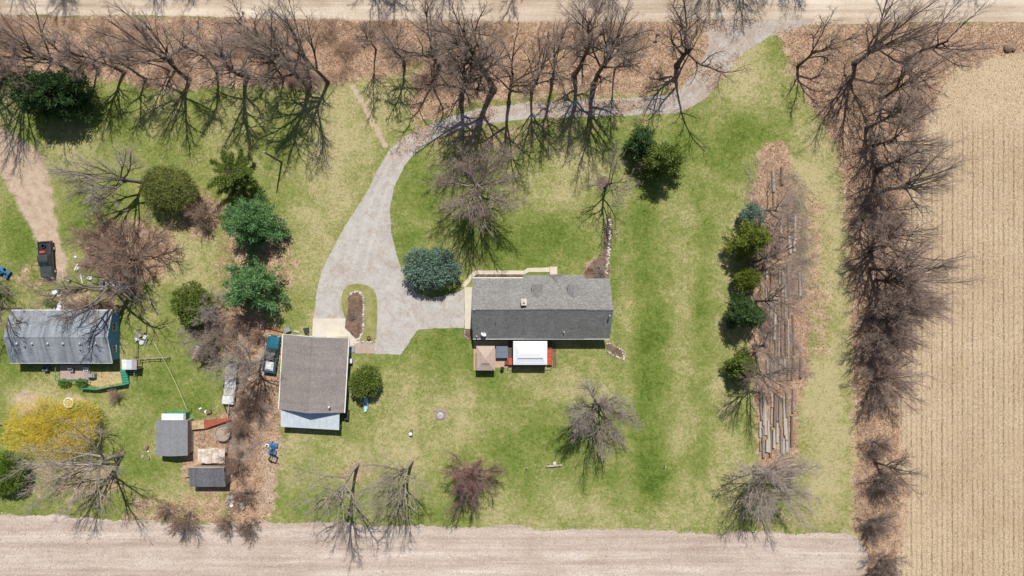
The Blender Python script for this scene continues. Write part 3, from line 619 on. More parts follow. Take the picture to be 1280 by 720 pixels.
tree('gnarly_a', 26, 386, 13, 5.5, 'thick-trunked bare tree at the corner of the blue-sided house', rot=30, tilt=(-4, 0), bark='bark_grey', tw='twig_grey')
tree('gnarly_b', -8, 340, 11, 5.0, 'crooked bare tree over the parked all-terrain vehicle', rot=260, tilt=(2, 0), bark='bark_grey', tw='twig_pale')
tree('spread_b', 152, 568, 15, 8.5, 'spreading pale bare tree beside the golden willow', rot=95, tilt=(-6, -3), bark='bark_pale', tw='twig_pale')
tree('spread_a', 328, 450, 13.5, 5.4, 'pale bare tree leaning over the long trailer beside the garage', rot=15, tilt=(-8, -1), bark='bark_pale', tw='twig_pale')
tree('brushy_a', 172, 322, 9, 7.4, 'wide brown leafless thicket tree beside the dirt track', bark='bark_grey', tw='twig_brown', name='bare_bush', cat='bush')
tree('brushy_b', 135, 300, 5.5, 3.6, 'smaller brown bush on the track side of the wide thicket', bark='bark_grey', tw='twig_brown', name='bare_bush', cat='bush')
G6 = 'bushes along the edge of the tilled field'
for px, py, h, r in [(238, 646, 6, 2.4), (288, 652, 3.6, 2.0), (314, 654, 4.2, 2.0), (212, 636, 3, 1.8), (330, 500, 3, 1.8)][:4]:
    tree('brushy_a' if px % 4 else 'brushy_b', px, py, h, r, 'small leafless bush at the edge of the tilled field', G6, bark='bark_grey', tw='twig_brown', name='bare_bush', cat='bush')
G7 = 'bushes in the scrub around the trailer'
for px, py, h, r, tw in [(262, 268, 4.5, 3.0, 'twig_brown'), (270, 388, 5, 3.6, 'twig_pale'), (276, 425, 4.5, 3.6, 'twig_grey'), (262, 440, 3.5, 2.6, 'twig_grey'), (300, 400, 3.2, 2.4, 'twig_brown'),
                         (304, 440, 4, 2.4, 'twig_brown'), (318, 500, 4.5, 2.6, 'twig_brown'), (305, 530, 3.4, 2.2, 'twig_brown'), (300, 575, 4, 2.6, 'twig_brown'), (308, 615, 3.4, 2.2, 'twig_brown'), (326, 418, 2.6, 1.6, 'twig_brown')]:
    tree('brushy_a' if px % 4 else 'brushy_b', px, py, h, r, 'tangled leafless bush in the scrub between the neighbouring yard and the garage', G7, bark='bark_grey', tw=tw, name='bare_bush', cat='bush')
G8 = 'bushes by the blue-sided house'
for px, py, h, r in [(112, 380, 2.2, 1.6), (128, 378, 2.4, 1.8), (142, 385, 2.2, 1.5), (92, 382, 1.8, 1.3)]:
    tree('brushy_a' if px % 4 else 'brushy_b', px, py, h, r, 'low brown leafless bush against the long wall of the blue-sided house', G8, bark='bark_grey', tw='twig_brown', name='bare_bush', cat='bush')
tree('brushy_a', 148, 493, 1.6, 1.5, 'reddish-brown bush outside the green fence', bark='bark_grey', tw='twig_brown', name='bare_bush', cat='bush')
tree('brushy_b', 748, 337, 1.6, 1.7, 'leafless shrub in the mulch bed at the corner of the house', bark='bark_grey', tw='twig_pale', name='bare_bush', cat='bush')
tree('brushy_a', 800, 205, 3.2, 2.0, 'pinkish leafless bush tucked against the evergreens on the front lawn', bark='bark_grey', tw='twig_pink', name='bare_bush', cat='bush')
G9 = 'trees across the gravel road'
for key, px, py, h, r in [('up_a', 100, -58, 16, 4), ('spread_a', 205, -60, 16, 5), ('up_b', 250, -66, 16, 4), ('up_c', 480, -62, 17, 4.5), ('thin_a', 505, -58, 16, 3.5), ('spread_b', 566, -68, 16, 5), ('up_b', 755, -56, 17, 4.4), ('up_a', 775, -62, 17, 4),
                          ('spread_c', 900, -62, 16, 5), ('up_c', 935, -54, 17, 4.4), ('up_b', 990, -60, 17, 4), ('gnarly_a', 1140, -56, 15, 5), ('spread_a', 1212, -64, 15, 5), ('sparse_a', 30, -64, 15, 4), ('thin_b', 660, -60, 16, 3.4)]:
    tree(key, px, py, h, r, 'tall bare tree on the far side of the gravel road', G9)

# ---- undergrowth twigs in the belts: one mass nobody could count
def brush_mass(name, label, W_, n, per, hgt, mat, seed, thick=0.010, lean=0.8):
    rg = np.random.default_rng(seed)
    P = W_.ravel() / W_.sum(); k = rg.choice(W_.size, n, p=P); X = GX.ravel()[k] + rg.uniform(-CELL / 2, CELL / 2, n); Y = GY.ravel()[k] + rg.uniform(-CELL / 2, CELL / 2, n)
    B = np.stack([X, Y, np.zeros(n)], 1); hs = hgt * rg.uniform(0.4, 1.3, n)
    A = np.repeat(B, per, 0) + rg.normal(0, 0.12, (n * per, 3)) * [1, 1, 0]
    D = rg.normal(0, lean, (n * per, 3)); D[:, 2] = rg.uniform(0.35, 1.0, n * per); D = nrm(D)
    L = np.repeat(hs, per) * rg.uniform(0.5, 1.2, n * per); E = A + D * L[:, None]
    r = np.full(n * per, thick)
    # two side twigs on every stem
    A2 = np.concatenate([A + (E - A) * t for t in (0.35, 0.6)]); D2 = nrm(np.concatenate([D, D]) + rg.normal(0, 0.7, (2 * n * per, 3))); D2[:, 2] = np.abs(D2[:, 2]) * 0.6
    E2 = A2 + D2 * (np.concatenate([L, L]) * 0.45)[:, None]
    V, t = spikes(np.concatenate([A, A2]), np.concatenate([E, E2]), np.concatenate([r, np.full(len(A2), thick * 0.8)]), rg)
    stuff(link(name, mesh_arr(name, V, None, t), MATS[mat]), label, 'undergrowth')
free = (~nogrow).astype(float)
patch = blur(np.random.default_rng(5).random(GX.shape), 3); patch = np.clip((patch - patch.mean()) / patch.std() * 0.8 + 0.6, 0.02, 3)
belt_n = zone((1.0, 3, [(-110, 30), (520, 30), (505, 85), (440, 92), (390, 104), (290, 102), (200, 104), (130, 90), (-110, 100)]), (0.55, 3, [(520, 30), (850, 30), (800, 60), (690, 80), (660, 110), (560, 130), (515, 120)]))
brush_mass('undergrowth', 'pinkish grey leafless undergrowth covering the belt beside the gravel road', belt_n * free * patch, 2000, 10, 1.8, 'twig_brown', 101, 0.009)
belt_e = zone((1.0, 3, [(1010, 60), (1150, 60), (1120, 130), (1115, 250), (1112, 420), (1118, 520), (1112, 730), (1072, 730), (1078, 520), (1062, 430), (1052, 240), (1055, 150), (1030, 110)]))
brush_mass('undergrowth', 'dark tangled undergrowth along the foot of the field hedgerow', belt_e * patch, 650, 8, 1.7, 'twig_grey', 102, 0.009)
scrub = zone((1.0, 2, [(290, 400), (320, 420), (322, 470), (345, 480), (345, 530), (325, 560), (318, 645), (290, 645), (280, 560), (300, 500), (302, 440)]), (0.8, 2, ell(250, 420, 18, 30)), (0.9, 2, ell(262, 556, 20, 12)),
             (1.0, 2, [(938, 210), (992, 200), (1000, 230), (1012, 330), (1010, 470), (960, 480), (940, 400)]))
brush_mass('undergrowth', 'pale brown leafless scrub around the sheds, the trailer and the laid logs', scrub * patch, 2000, 9, 1.2, 'twig_pale', 103, 0.009)

# ------------------------------------------------------------------ evergreens
def blades(C, D, L, w, rg):
    """one bent leaf-shaped pair of triangles for each centre"""
    N = len(C); D = nrm(D); S = nrm(np.cross(D, nrm(rg.normal(size=(N, 3))))); L = np.broadcast_to(L, (N,))[:, None]; w = np.broadcast_to(w, (N,))[:, None]
    V = np.stack([C, C + D * L * 0.5 + S * w, C + D * L, C + D * L * 0.5 - S * w], 1).reshape(-1, 3)
    b = np.arange(N)[:, None] * 4; return V, (b + [0, 1, 2, 3])
def clump_cloud(C, out, rg, per, size, width, spread=0.9):
    """clumps of needles round centres C with outward direction out"""
    N = len(C); c = np.repeat(C, per, 0) + rg.normal(0, size * 0.35, (N * per, 3)); d = nrm(np.repeat(nrm(out), per, 0) + rg.normal(0, spread, (N * per, 3)))
    return blades(c, d, size * rg.uniform(0.6, 1.3, N * per), width * rg.uniform(0.7, 1.3, N * per), rg)
def conifer(name, px, py, h, rx, ry, label, mat, seed, whorls=11, per=9, clump=0.5, nb=12, droop=-0.05, width=0.055, group=None, top=0.12, crown_pow=0.8, knob=0.0, bark='bark_dark', low=0.10, gap=0.25, lat=0.24):
    rg = np.random.default_rng(seed); x, y, _ = W(px, py)
    t = thing(name, label, 'tree', (x, y, 0), 0, group)
    P = np.zeros((1, 8, 3)); P[0, :, 2] = np.linspace(-0.1, h * 0.96, 8); P[0, :, :2] += np.cumsum(rg.normal(0, 0.02, (8, 2)), 0)
    v, q = tubes(P, (0.02 * h + 0.05) * np.linspace(1, 0.15, 8)[None], 8); vs = [v]; qs = [q]
    Cs = []; Os = []; BP = []
    for i in range(whorls):
        f = (i + 0.5) / whorls; z = h * (low + (0.97 - low) * f); ext = (1 - f) ** crown_pow * (1 - top) + top
        n = max(4, int(nb * (0.55 + 0.45 * ext)))
        for j in range(n):
            a = 2 * math.pi * (j + rg.random() * 0.8) / n + i * 1.3; e = ext * rg.uniform(0.52, 1.2)
            L = e * math.hypot(rx * math.cos(a), ry * math.sin(a)); u = np.array([math.cos(a), math.sin(a), droop + 0.25 * f]); u = u / np.linalg.norm(u[:2])
            K = max(3, int(L / (clump * 0.55))); s = np.linspace(0.25, 1.0, K) ** 0.8
            pts = np.array([0, 0, z]) + u * (s * L)[:, None]; pts[:, 2] += rg.normal(0, 0.08 * clump, K) + 0.10 * L * s ** 2
            side = np.array([-u[1], u[0], 0]); latv = (1 - np.abs(s - 0.45)) * L * lat
            for sg in (-1, 0, 1):
                if rg.random() < gap: continue
                Cs.append(pts + side * (sg * latv * rg.uniform(0.5, 1.0))[:, None] + rg.normal(0, 0.10, (K, 3))); Os.append(np.tile(u + [0, 0, 0.45], (K, 1)) + side * sg * 0.7)
            BP.append([np.array([0, 0, z]), np.array([0, 0, z]) + u * L * 0.5, np.array([0, 0, z]) + u * L * 0.92 + [0, 0, 0.09 * L]])
    v, q = tubes(np.array(BP), np.array([[0.05, 0.03, 0.012]]) * np.ones((len(BP), 1)) * max(0.6, h / 9), 4)
    qs.append(q + len(vs[0])); vs.append(v); link('trunk', mesh_arr('trunk', np.concatenate(vs), np.concatenate(qs), smooth=True), MATS[bark], t)
    v, q = clump_cloud(np.concatenate(Cs), np.concatenate(Os), rg, per, clump, width)
    link('crown', mesh_arr('crown', v, q), MATS[mat], t)
    return t
def rounded(name, px, py, rx, ry, h, label, mat, seed, n=900, per=10, clump=0.34, width=0.05, lobes=14, lob=0.22, group=None, cat='shrub', up=0.35, z0=0.15, bark='bark_dark', cone=0.0, strand=0.0):
    """bushy evergreen: needle clumps on a lobed shell and inside it, on a stem with limbs"""
    rg = np.random.default_rng(seed); x, y, _ = W(px, py)
    t = thing(name, label, cat, (x, y, 0), 0, group)
    ld = nrm(rg.normal(size=(lobes, 3))); ld[:, 2] = np.abs(ld[:, 2]) * 0.9; la = rg.uniform(0.4, 1.0, lobes)
    d = nrm(rg.normal(size=(n, 3))); d[:, 2] = np.where(d[:, 2] < -0.75, -d[:, 2], d[:, 2]); d = nrm(d)
    s = 1 - lob + lob * 1.6 * np.max(np.clip((d @ nrm(ld).T - 0.72) / 0.28, 0, 1) * la, axis=1)
    rad = np.where(rg.random(n) < 0.75, rg.uniform(0.86, 1.04, n), rg.uniform(0.45, 0.85, n)) * s
    hc = z0 * h + (1 - z0) * h * 0.48; C = d * rad[:, None]; k = 1 - cone * np.clip(C[:, 2], 0, 1)
    C = np.stack([C[:, 0] * rx * k, C[:, 1] * ry * k, C[:, 2] * (h - hc) / 1.02 + hc], 1); C[:, 2] = np.maximum(C[:, 2], 0.12)
    v, q = clump_cloud(C, d + [0, 0, up], rg, per, clump, width)
    link('crown', mesh_arr('crown', v, q), MATS[mat], t)
    m = 12; tip = nrm(rg.normal(size=(m, 3)) + [0, 0, 0.8]) * np.array([rx, ry, h - hc]) * 0.75 + [0, 0, hc]; tip[:, 2] = np.abs(tip[:, 2])
    z = rg.uniform(0.05, 0.3, m) * h; B = np.stack([np.zeros((m, 3)) + [0, 0, 1] * z[:, None] * 0, np.stack([tip[:, 0] * .3, tip[:, 1] * .3, z], 1), tip], 1); B[:, 0, 2] = -0.05
    v, q = tubes(B, np.array([[0.03, 0.022, 0.008]]) * np.ones((m, 1)) * max(0.5, h / 3), 5); link('trunk', mesh_arr('trunk', v, q, smooth=True), MATS[bark], t)
    return t
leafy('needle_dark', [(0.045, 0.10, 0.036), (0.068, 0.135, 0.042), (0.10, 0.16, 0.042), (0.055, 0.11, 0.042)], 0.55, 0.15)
leafy('needle_blue', [(0.09, 0.205, 0.075), (0.14, 0.28, 0.10), (0.19, 0.34, 0.12), (0.105, 0.225, 0.085)], 0.55, 0.15)
leafy('needle_bluegrey', [(0.14, 0.235, 0.18), (0.20, 0.31, 0.235), (0.28, 0.38, 0.295), (0.12, 0.20, 0.145)], 0.6, 0.12)
leafy('needle_green', [(0.115, 0.17, 0.032), (0.165, 0.225, 0.045), (0.215, 0.265, 0.055), (0.12, 0.175, 0.038)], 0.55, 0.15)
leafy('needle_yellow', [(0.15, 0.205, 0.028), (0.205, 0.25, 0.038), (0.115, 0.165, 0.028), (0.25, 0.27, 0.05)], 0.6, 0.2)
leafy('needle_olive', [(0.19, 0.225, 0.055), (0.24, 0.26, 0.075), (0.155, 0.195, 0.045), (0.27, 0.265, 0.09)], 0.6, 0.2)
leafy('willow_gold', [(0.74, 0.58, 0.06), (0.80, 0.66, 0.09), (0.64, 0.49, 0.06), (0.72, 0.58, 0.14)], 0.7, 0.35)
leafy('needle_bright', [(0.13, 0.22, 0.03), (0.18, 0.27, 0.04), (0.09, 0.165, 0.028)], 0.6, 0.2)

conifer('dark_pine', 86, 126, 8.0, 6.2, 3.0, 'wide dark green pine at the edge of the roadside belt', 'needle_dark', 201, whorls=8, per=9, clump=0.62, nb=15, top=0.25, crown_pow=0.55, width=0.07)
rounded('cedar', 227, 240, 4.0, 3.2, 6.5, 'rounded yellow-green cedar with a fuzzy crown in the neighbouring yard', 'needle_olive', 202, n=1300, per=12, clump=0.42, width=0.035, lob=0.14, cat='tree', up=1.3)
conifer('spruce', 303, 222, 6.5, 4.4, 3.6, 'olive green spruce with spiky radiating branches, first of three evergreens in a row', 'needle_olive_dark' if False else 'needle_green', 203, whorls=3, per=12, clump=0.30, nb=11, top=0.2, crown_pow=0.4, width=0.045, lat=0.07, gap=0.05)
conifer('pine', 327, 280, 9.0, 5.2, 5.0, 'big blue-green pine, middle of three evergreens in a row', 'needle_blue', 204, whorls=7, per=10, clump=0.50, nb=10, top=0.12, crown_pow=0.75, width=0.05, lat=0.20)
conifer('pine', 329, 358, 9.0, 4.9, 4.7, 'big green pine with puffy clumps, last of three evergreens in a row by the pickup', 'needle_blue', 205, whorls=6, per=12, clump=0.62, nb=9, top=0.15, crown_pow=0.7, width=0.06, lat=0.22)
rounded('juniper', 542, 334, 3.85, 2.75, 4.6, 'dense round blue-green juniper between the driveway and the front lawn', 'needle_bluegrey', 206, n=1150, per=14, clump=0.42, width=0.05, lob=0.45, lobes=45, cat='shrub')
rounded('cedar', 461, 475, 2.2, 2.15, 3.9, 'round green cedar beside the garage with a pale blue kayak at its foot', 'needle_green', 207, n=520, per=14, clump=0.38, width=0.05, lob=0.4, lobes=30, cat='tree')
conifer('spruce', 797, 183, 6.5, 2.2, 2.8, 'narrow dark spruce, the darker-needled one of two evergreens on the front lawn', 'needle_dark', 208, whorls=7, per=10, clump=0.45, nb=9, crown_pow=0.7)  # darker needle colour than the broad spruce next to it
conifer('spruce', 824, 205, 8.5, 3.6, 3.0, 'broad green spruce, the greener one of two evergreens on the front lawn', 'needle_green', 209, whorls=7, per=10, clump=0.5, nb=9, crown_pow=0.65)
conifer('spruce', 927, 302, 9.0, 3.0, 2.9, 'yellow-green spruce casting a dark shadow on the lawn beside the log yard', 'needle_yellow', 210, whorls=7, per=10, clump=0.5, nb=9, crown_pow=0.65)
rounded('juniper', 935, 271, 1.9, 1.6, 3.6, 'small blue-grey juniper behind the yellow-green spruce of the log yard', 'needle_bluegrey', 211, n=420, per=10, clump=0.36, cone=0.4, cat='shrub')
rounded('juniper', 927, 349, 2.0, 1.7, 4.0, 'low straw-tipped yellow-green juniper beside the log yard', 'needle_yellow', 212, n=480, per=10, clump=0.38, cone=0.3, cat='shrub')
conifer('spruce', 922, 391, 7.5, 3.0, 2.8, 'dark blue-green spruce, third of the evergreens beside the log yard', 'needle_dark', 213, whorls=7, per=10, clump=0.48, nb=9, crown_pow=0.65)
conifer('spruce', 922, 455, 6.0, 2.5, 2.3, 'dull green spruce at the end of the row beside the log yard', 'needle_green', 214, whorls=7, per=10, clump=0.45, nb=9, crown_pow=0.65)
rounded('cedar', 250, 380, 2.9, 2.9, 4.6, 'ragged olive green cedar tangled with leafless bushes', 'needle_green', 215, n=800, per=11, clump=0.42, lob=0.3, cat='tree', up=0.8)
rounded('cedar', 20, 586, 3.4, 2.9, 4.5, 'bright green cedar beside the golden willow', 'needle_bright', 216, n=900, per=11, clump=0.42, lob=0.25, cat='tree', lobes=30)
rounded('willow', 84, 532, 7.0, 4.4, 5.0, 'golden yellow willow with fine drooping twigs beside the neighbouring house', 'willow_gold', 217, n=1500, per=9, clump=0.75, width=0.022, lob=0.3, cat='tree', up=-0.2, lobes=20)
tree('sparse_b', 128, 536, 5.0, 3.4, 'leafless stems rising through the golden willow', bark='bark_pale', tw='twig_olive', name='bare_bush', cat='bush')
rounded('boxwood', 66, 378, 1.1, 0.6, 0.9, 'small bright green boxwood by the wall of the blue-sided house', 'needle_bright', 218, n=150, per=8, clump=0.18, width=0.035)
G10 = 'boxwoods at the deck of the blue-sided house'
for px, sd_ in ((83, 219), (104.5, 220)): rounded('boxwood', px, 478, 0.85, 0.55, 1.0, 'small bright green boxwood at the foot of the green-railed deck', 'needle_bright', sd_, n=130, per=8, clump=0.18, width=0.035, group=G10)

# ------------------------------------------------------------------ ground cover: grass tufts, fallen leaves, straw
def scatter(Wt, n, rg):
    P = Wt.ravel() / Wt.sum(); k = rg.choice(Wt.size, n, p=P)
    return np.stack([GX.ravel()[k] + rg.uniform(-CELL / 2, CELL / 2, n), GY.ravel()[k] + rg.uniform(-CELL / 2, CELL / 2, n)], 1)
leafy('grass_green', [(0.095, 0.175, 0.020), (0.15, 0.215, 0.035), (0.20, 0.245, 0.055), (0.12, 0.19, 0.03)], 0.8, 0.3)
leafy('grass_straw', [(0.36, 0.32, 0.15), (0.28, 0.27, 0.10), (0.44, 0.38, 0.22)], 0.85, 0.2)
leafy('fallen_leaf', [(0.38, 0.23, 0.14), (0.24, 0.14, 0.085), (0.52, 0.38, 0.27), (0.44, 0.30, 0.20), (0.14, 0.085, 0.055)], 0.85, 0.1)
leafy('straw', [(0.60, 0.48, 0.32), (0.48, 0.37, 0.24), (0.68, 0.58, 0.42), (0.34, 0.25, 0.15)], 0.85, 0.1)
leafy('clod', [(0.50, 0.42, 0.34), (0.42, 0.33, 0.26), (0.60, 0.53, 0.46), (0.36, 0.28, 0.22)], 0.9, 0.0)
def tufts(name, label, Wt, n, mat, seed, L, w, cat='grass'):
    rg = np.random.default_rng(seed); p = scatter(Wt, n, rg); C = np.repeat(np.concatenate([p, np.zeros((n, 1))], 1), 3, 0) + rg.normal(0, 0.05, (3 * n, 3)) * [1, 1, 0]
    D = rg.normal(0, 0.8, (3 * n, 3)); D[:, 2] = rg.uniform(0.3, 1.0, 3 * n); S = nrm(np.cross(D, [0, 0, 1.0])) * w; E = C + nrm(D) * (L * rg.uniform(0.5, 1.2, 3 * n))[:, None]
    V = np.stack([C - S, C + S, E], 1).reshape(-1, 3)
    stuff(link(name, mesh_arr(name, V, None, np.arange(9 * n).reshape(-1, 3)), MATS[mat]), label, cat)
def flakes(name, label, Wt, n, mat, seed, s, asp, cat, zmax=0.06, dirn=None):
    rg = np.random.default_rng(seed); p = scatter(Wt, n, rg); C = np.concatenate([p, rg.uniform(0.015, zmax, (n, 1))], 1)
    a = rg.uniform(0, 6.28, n) if dirn is None else dirn + rg.normal(0, 0.5, n)
    U = np.stack([np.cos(a), np.sin(a), rg.normal(0, 0.25, n)], 1); Vv = np.stack([-np.sin(a), np.cos(a), rg.normal(0, 0.25, n)], 1); q = (s * rg.uniform(0.5, 1.3, n))[:, None]
    V = np.stack([C - U * q - Vv * q * asp, C + U * q - Vv * q * asp, C + U * q + Vv * q * asp, C - U * q + Vv * q * asp], 1)
    V[..., 2] = np.maximum(V[..., 2], 0.012); stuff(link(name, mesh_arr(name, V.reshape(-1, 3), np.arange(4 * n).reshape(-1, 4)), MATS[mat]), label, cat)
open_ = free * (1 - np.clip(litter, 0, 1) * 0.8) * (1 - np.clip(dirt, 0, 1))
tufts('grass', 'green grass tufts all over the lawns', open_ * (1.15 - dry), 90000, 'grass_green', 301, 0.16, 0.022)
tufts('grass', 'dry straw-coloured grass among the lawns', open_ * (0.25 + dry), 50000, 'grass_straw', 302, 0.16, 0.02)
flakes('fallen_leaves', 'brown fallen leaves under the tree belts and in the log yard', free * np.clip(litter - 0.15, 0, 1), 130000, 'fallen_leaf', 303, 0.07, 0.6, 'leaves')
dm = inpoly(wp(DRIVE_PX)).astype(float) * (GY > 20) * patch
flakes('fallen_leaves', 'brown fallen leaves blown onto the shaded stretch of the driveway', dm, 5000, 'fallen_leaf', 306, 0.07, 0.6, 'leaves')
fe = inpoly(wp(FIELD_E_PX)).astype(float); fs_ = inpoly(wp(FIELD_S_PX)).astype(float)
flakes('straw', 'pale corn straw lying on the stubble field', fe, 45000, 'straw', 304, 0.13, 0.16, 'straw', 0.05, math.pi / 2)
flakes('soil_clods', 'pale crumbs of residue on the tilled field', fs_, 40000, 'clod', 305, 0.075, 0.6, 'soil', 0.04)
# ------------------------------------------------------------------ building materials
shingle('shingle_house', (0.095, 0.093, 0.09), (0.205, 0.20, 0.193), (0.36, 0.35, 0.34))
shingle('shingle_garage', (0.15, 0.13, 0.12), (0.25, 0.222, 0.205), (0.35, 0.315, 0.29), 0.15, 1)
shingle('shingle_blue_house', (0.16, 0.18, 0.205), (0.27, 0.295, 0.33), (0.38, 0.41, 0.45), 0.45)
shingle('shingle_shed', (0.15, 0.155, 0.165), (0.215, 0.22, 0.235), (0.29, 0.295, 0.305), 0.1)
shingle('shingle_shed_dark', (0.07, 0.072, 0.08), (0.14, 0.142, 0.155), (0.24, 0.24, 0.25), 0.25)
plain('siding_cream', (0.62, 0.58, 0.50), (0.55, 0.51, 0.44), 1.0, 0.7, 0.05)
plain('siding_blue', (0.13, 0.34, 0.62), (0.10, 0.27, 0.52), 0.8, 0.6, 0.05)
plain('siding_white', (0.78, 0.77, 0.74), (0.66, 0.65, 0.62), 1.0, 0.6, 0.05)
plain('trim_white', (0.80, 0.79, 0.76), (0.70, 0.69, 0.66), 2.0, 0.5, 0.05)
plain('gutter_grey', (0.55, 0.54, 0.52), (0.42, 0.41, 0.40), 2.0, 0.5, 0.05)
plain('metal_pale', (0.66, 0.72, 0.76), (0.54, 0.60, 0.64), 1.2, 0.45, 0.05, 0.25)
plain('galvanised', (0.50, 0.50, 0.49), (0.32, 0.31, 0.30), 2.5, 0.5, 0.1, 0.4)
plain('rusty_white', (0.72, 0.71, 0.66), (0.36, 0.22, 0.13), 1.6, 0.8, 0.1)
plain('rust_red', (0.42, 0.10, 0.055), (0.25, 0.08, 0.05), 1.5, 0.8, 0.1)
plain('rust_cream', (0.58, 0.48, 0.30), (0.26, 0.12, 0.07), 1.6, 0.85, 0.1)
plain('black_metal', (0.035, 0.035, 0.038), (0.018, 0.018, 0.02), 4.0, 0.5, 0.05)
plain('rubber', (0.03, 0.03, 0.03), (0.018, 0.018, 0.018), 6.0, 0.85, 0.1)
plain('canopy_white', (0.82, 0.84, 0.87), (0.76, 0.78, 0.82), 0.8, 0.6, 0.08)
plain('canopy_tan', (0.46, 0.36, 0.30), (0.40, 0.31, 0.255), 0.8, 0.8, 0.08)
plain('vinyl_slate', (0.15, 0.19, 0.235), (0.12, 0.155, 0.195), 1.0, 0.55, 0.05)
plain('paint_red', (0.55, 0.09, 0.05), (0.42, 0.06, 0.035), 2.0, 0.6, 0.05)
plain('deck_brown', (0.16, 0.09, 0.07), (0.10, 0.06, 0.05), 2.0, 0.8, 0.1)
plain('wood_tan', (0.52, 0.38, 0.25), (0.38, 0.27, 0.18), 2.5, 0.85, 0.1)
plain('wood_pink', (0.48, 0.38, 0.32), (0.36, 0.275, 0.23), 2.5, 0.9, 0.1)
plain('wood_grey', (0.46, 0.42, 0.37), (0.22, 0.19, 0.165), 3.0, 0.9, 0.3)
plain('log_bark', (0.36, 0.31, 0.26), (0.14, 0.11, 0.09), 3.5, 0.95, 0.5)
plain('log_pale', (0.56, 0.51, 0.44), (0.30, 0.26, 0.22), 3.0, 0.95, 0.4)
plain('log_brown', (0.30, 0.20, 0.14), (0.13, 0.085, 0.06), 3.5, 0.95, 0.5)
plain('green_paint', (0.05, 0.30, 0.20), (0.035, 0.22, 0.15), 2.0, 0.6, 0.05)
plain('stone_pale', (0.62, 0.58, 0.53), (0.40, 0.36, 0.32), 3.0, 0.9, 0.3)
plain('stone_grey', (0.40, 0.36, 0.33), (0.24, 0.21, 0.19), 3.0, 0.9, 0.3)
plain('ash', (0.62, 0.60, 0.57), (0.36, 0.34, 0.32), 6.0, 0.95, 0.2)
plain('paint_teal', (0.025, 0.16, 0.23), (0.02, 0.13, 0.19), 1.0, 0.25, 0.0, 0.2, 0.5)
plain('paint_charcoal', (0.075, 0.085, 0.09), (0.05, 0.056, 0.06), 1.0, 0.3, 0.0, 0.2, 0.5)
plain('paint_silver', (0.68, 0.70, 0.72), (0.60, 0.62, 0.64), 1.0, 0.25, 0.0, 0.5, 0.5)
plain('paint_sky', (0.36, 0.62, 0.85), (0.30, 0.55, 0.80), 1.0, 0.35, 0.0, 0.0, 0.4)
plain('plastic_blue', (0.05, 0.20, 0.45), (0.04, 0.15, 0.36), 1.0, 0.4, 0.0)
plain('plastic_white', (0.78, 0.79, 0.80), (0.66, 0.67, 0.68), 2.0, 0.4, 0.05)
plain('plastic_black', (0.05, 0.052, 0.055), (0.03, 0.03, 0.032), 2.0, 0.5, 0.05)
plain('plastic_grey', (0.30, 0.31, 0.32), (0.22, 0.23, 0.24), 2.0, 0.6, 0.05)
plain('chrome', (0.6, 0.6, 0.6), (0.5, 0.5, 0.5), 1.0, 0.2, 0.0, 0.9)
plain('tarp_white', (0.74, 0.75, 0.76), (0.52, 0.53, 0.54), 2.2, 0.7, 0.3)
plain('tail_red', (0.5, 0.02, 0.02), None, 1.0, 0.3, 0.0)
plain('flag_faded', (0.70, 0.42, 0.42), (0.62, 0.34, 0.35), 1.0, 0.8, 0.1)
plain('rope_pale', (0.75, 0.70, 0.40), (0.62, 0.58, 0.34), 1.0, 0.8, 0.0)
plain('paint_white_car', (0.80, 0.81, 0.82), (0.74, 0.75, 0.76), 1.0, 0.3, 0.0, 0.0, 0.5)
plain('bark_post', (0.20, 0.15, 0.115), (0.11, 0.085, 0.07), 4.0, 0.95, 0.3)
def m_glass():
    m, nt, b = new_mat('glass_dark'); b.inputs['Base Color'].default_value = (0.03, 0.045, 0.055, 1); b.inputs['Roughness'].default_value = 0.08; b.inputs['Specular IOR Level'].default_value = 0.6
    n = noise(nt, objc(nt), 1.2, 2); bump(nt, b, n.outputs[0], 0.02, 0.01)
m_glass()

# ------------------------------------------------------------------ buildings
def roof_mesh(L0, L1, yN, zN, yR, zR, yS, zS, th=0.14, ax=0):
    """bent slab over the ridge; u runs across the ridge"""
    prof = [(yN, zN), (yR, zR), (yS, zS), (yS, zS - th), (yR, zR - th), (yN, zN - th)]
    return MB().extr(prof, L0, L1, ax)
def window(root, x, y, z, w, h, face, name='window', frame='trim_white'):
    """face: unit direction (dx,dy) of the wall; parts frame > pane"""
    dx, dy = face; a = math.atan2(dy, dx) + math.pi / 2
    f = MB()
    f.box(-w / 2, w / 2, -0.05, 0.04, -h / 2, -h / 2 + 0.07); f.box(-w / 2, w / 2, -0.05, 0.04, h / 2 - 0.07, h / 2); f.box(-w / 2, -w / 2 + 0.07, -0.05, 0.04, -h / 2 + 0.07, h / 2 - 0.07)
    f.box(w / 2 - 0.07, w / 2, -0.05, 0.04, -h / 2 + 0.07, h / 2 - 0.07); f.box(-0.025, 0.025, -0.045, 0.03, -h / 2 + 0.07, h / 2 - 0.07)
    o = f.build(name, frame, root, (x, y, z), a)
    MB().box(-w / 2 + 0.07, w / 2 - 0.07, -0.02, 0.02, -h / 2 + 0.07, h / 2 - 0.07).build('pane', 'glass_dark', o)
    MB().box(-w / 2 - 0.06, w / 2 + 0.06, -0.11, 0.03, -h / 2 - 0.06, -h / 2 - 0.003).build('sill', frame, o)
    return o
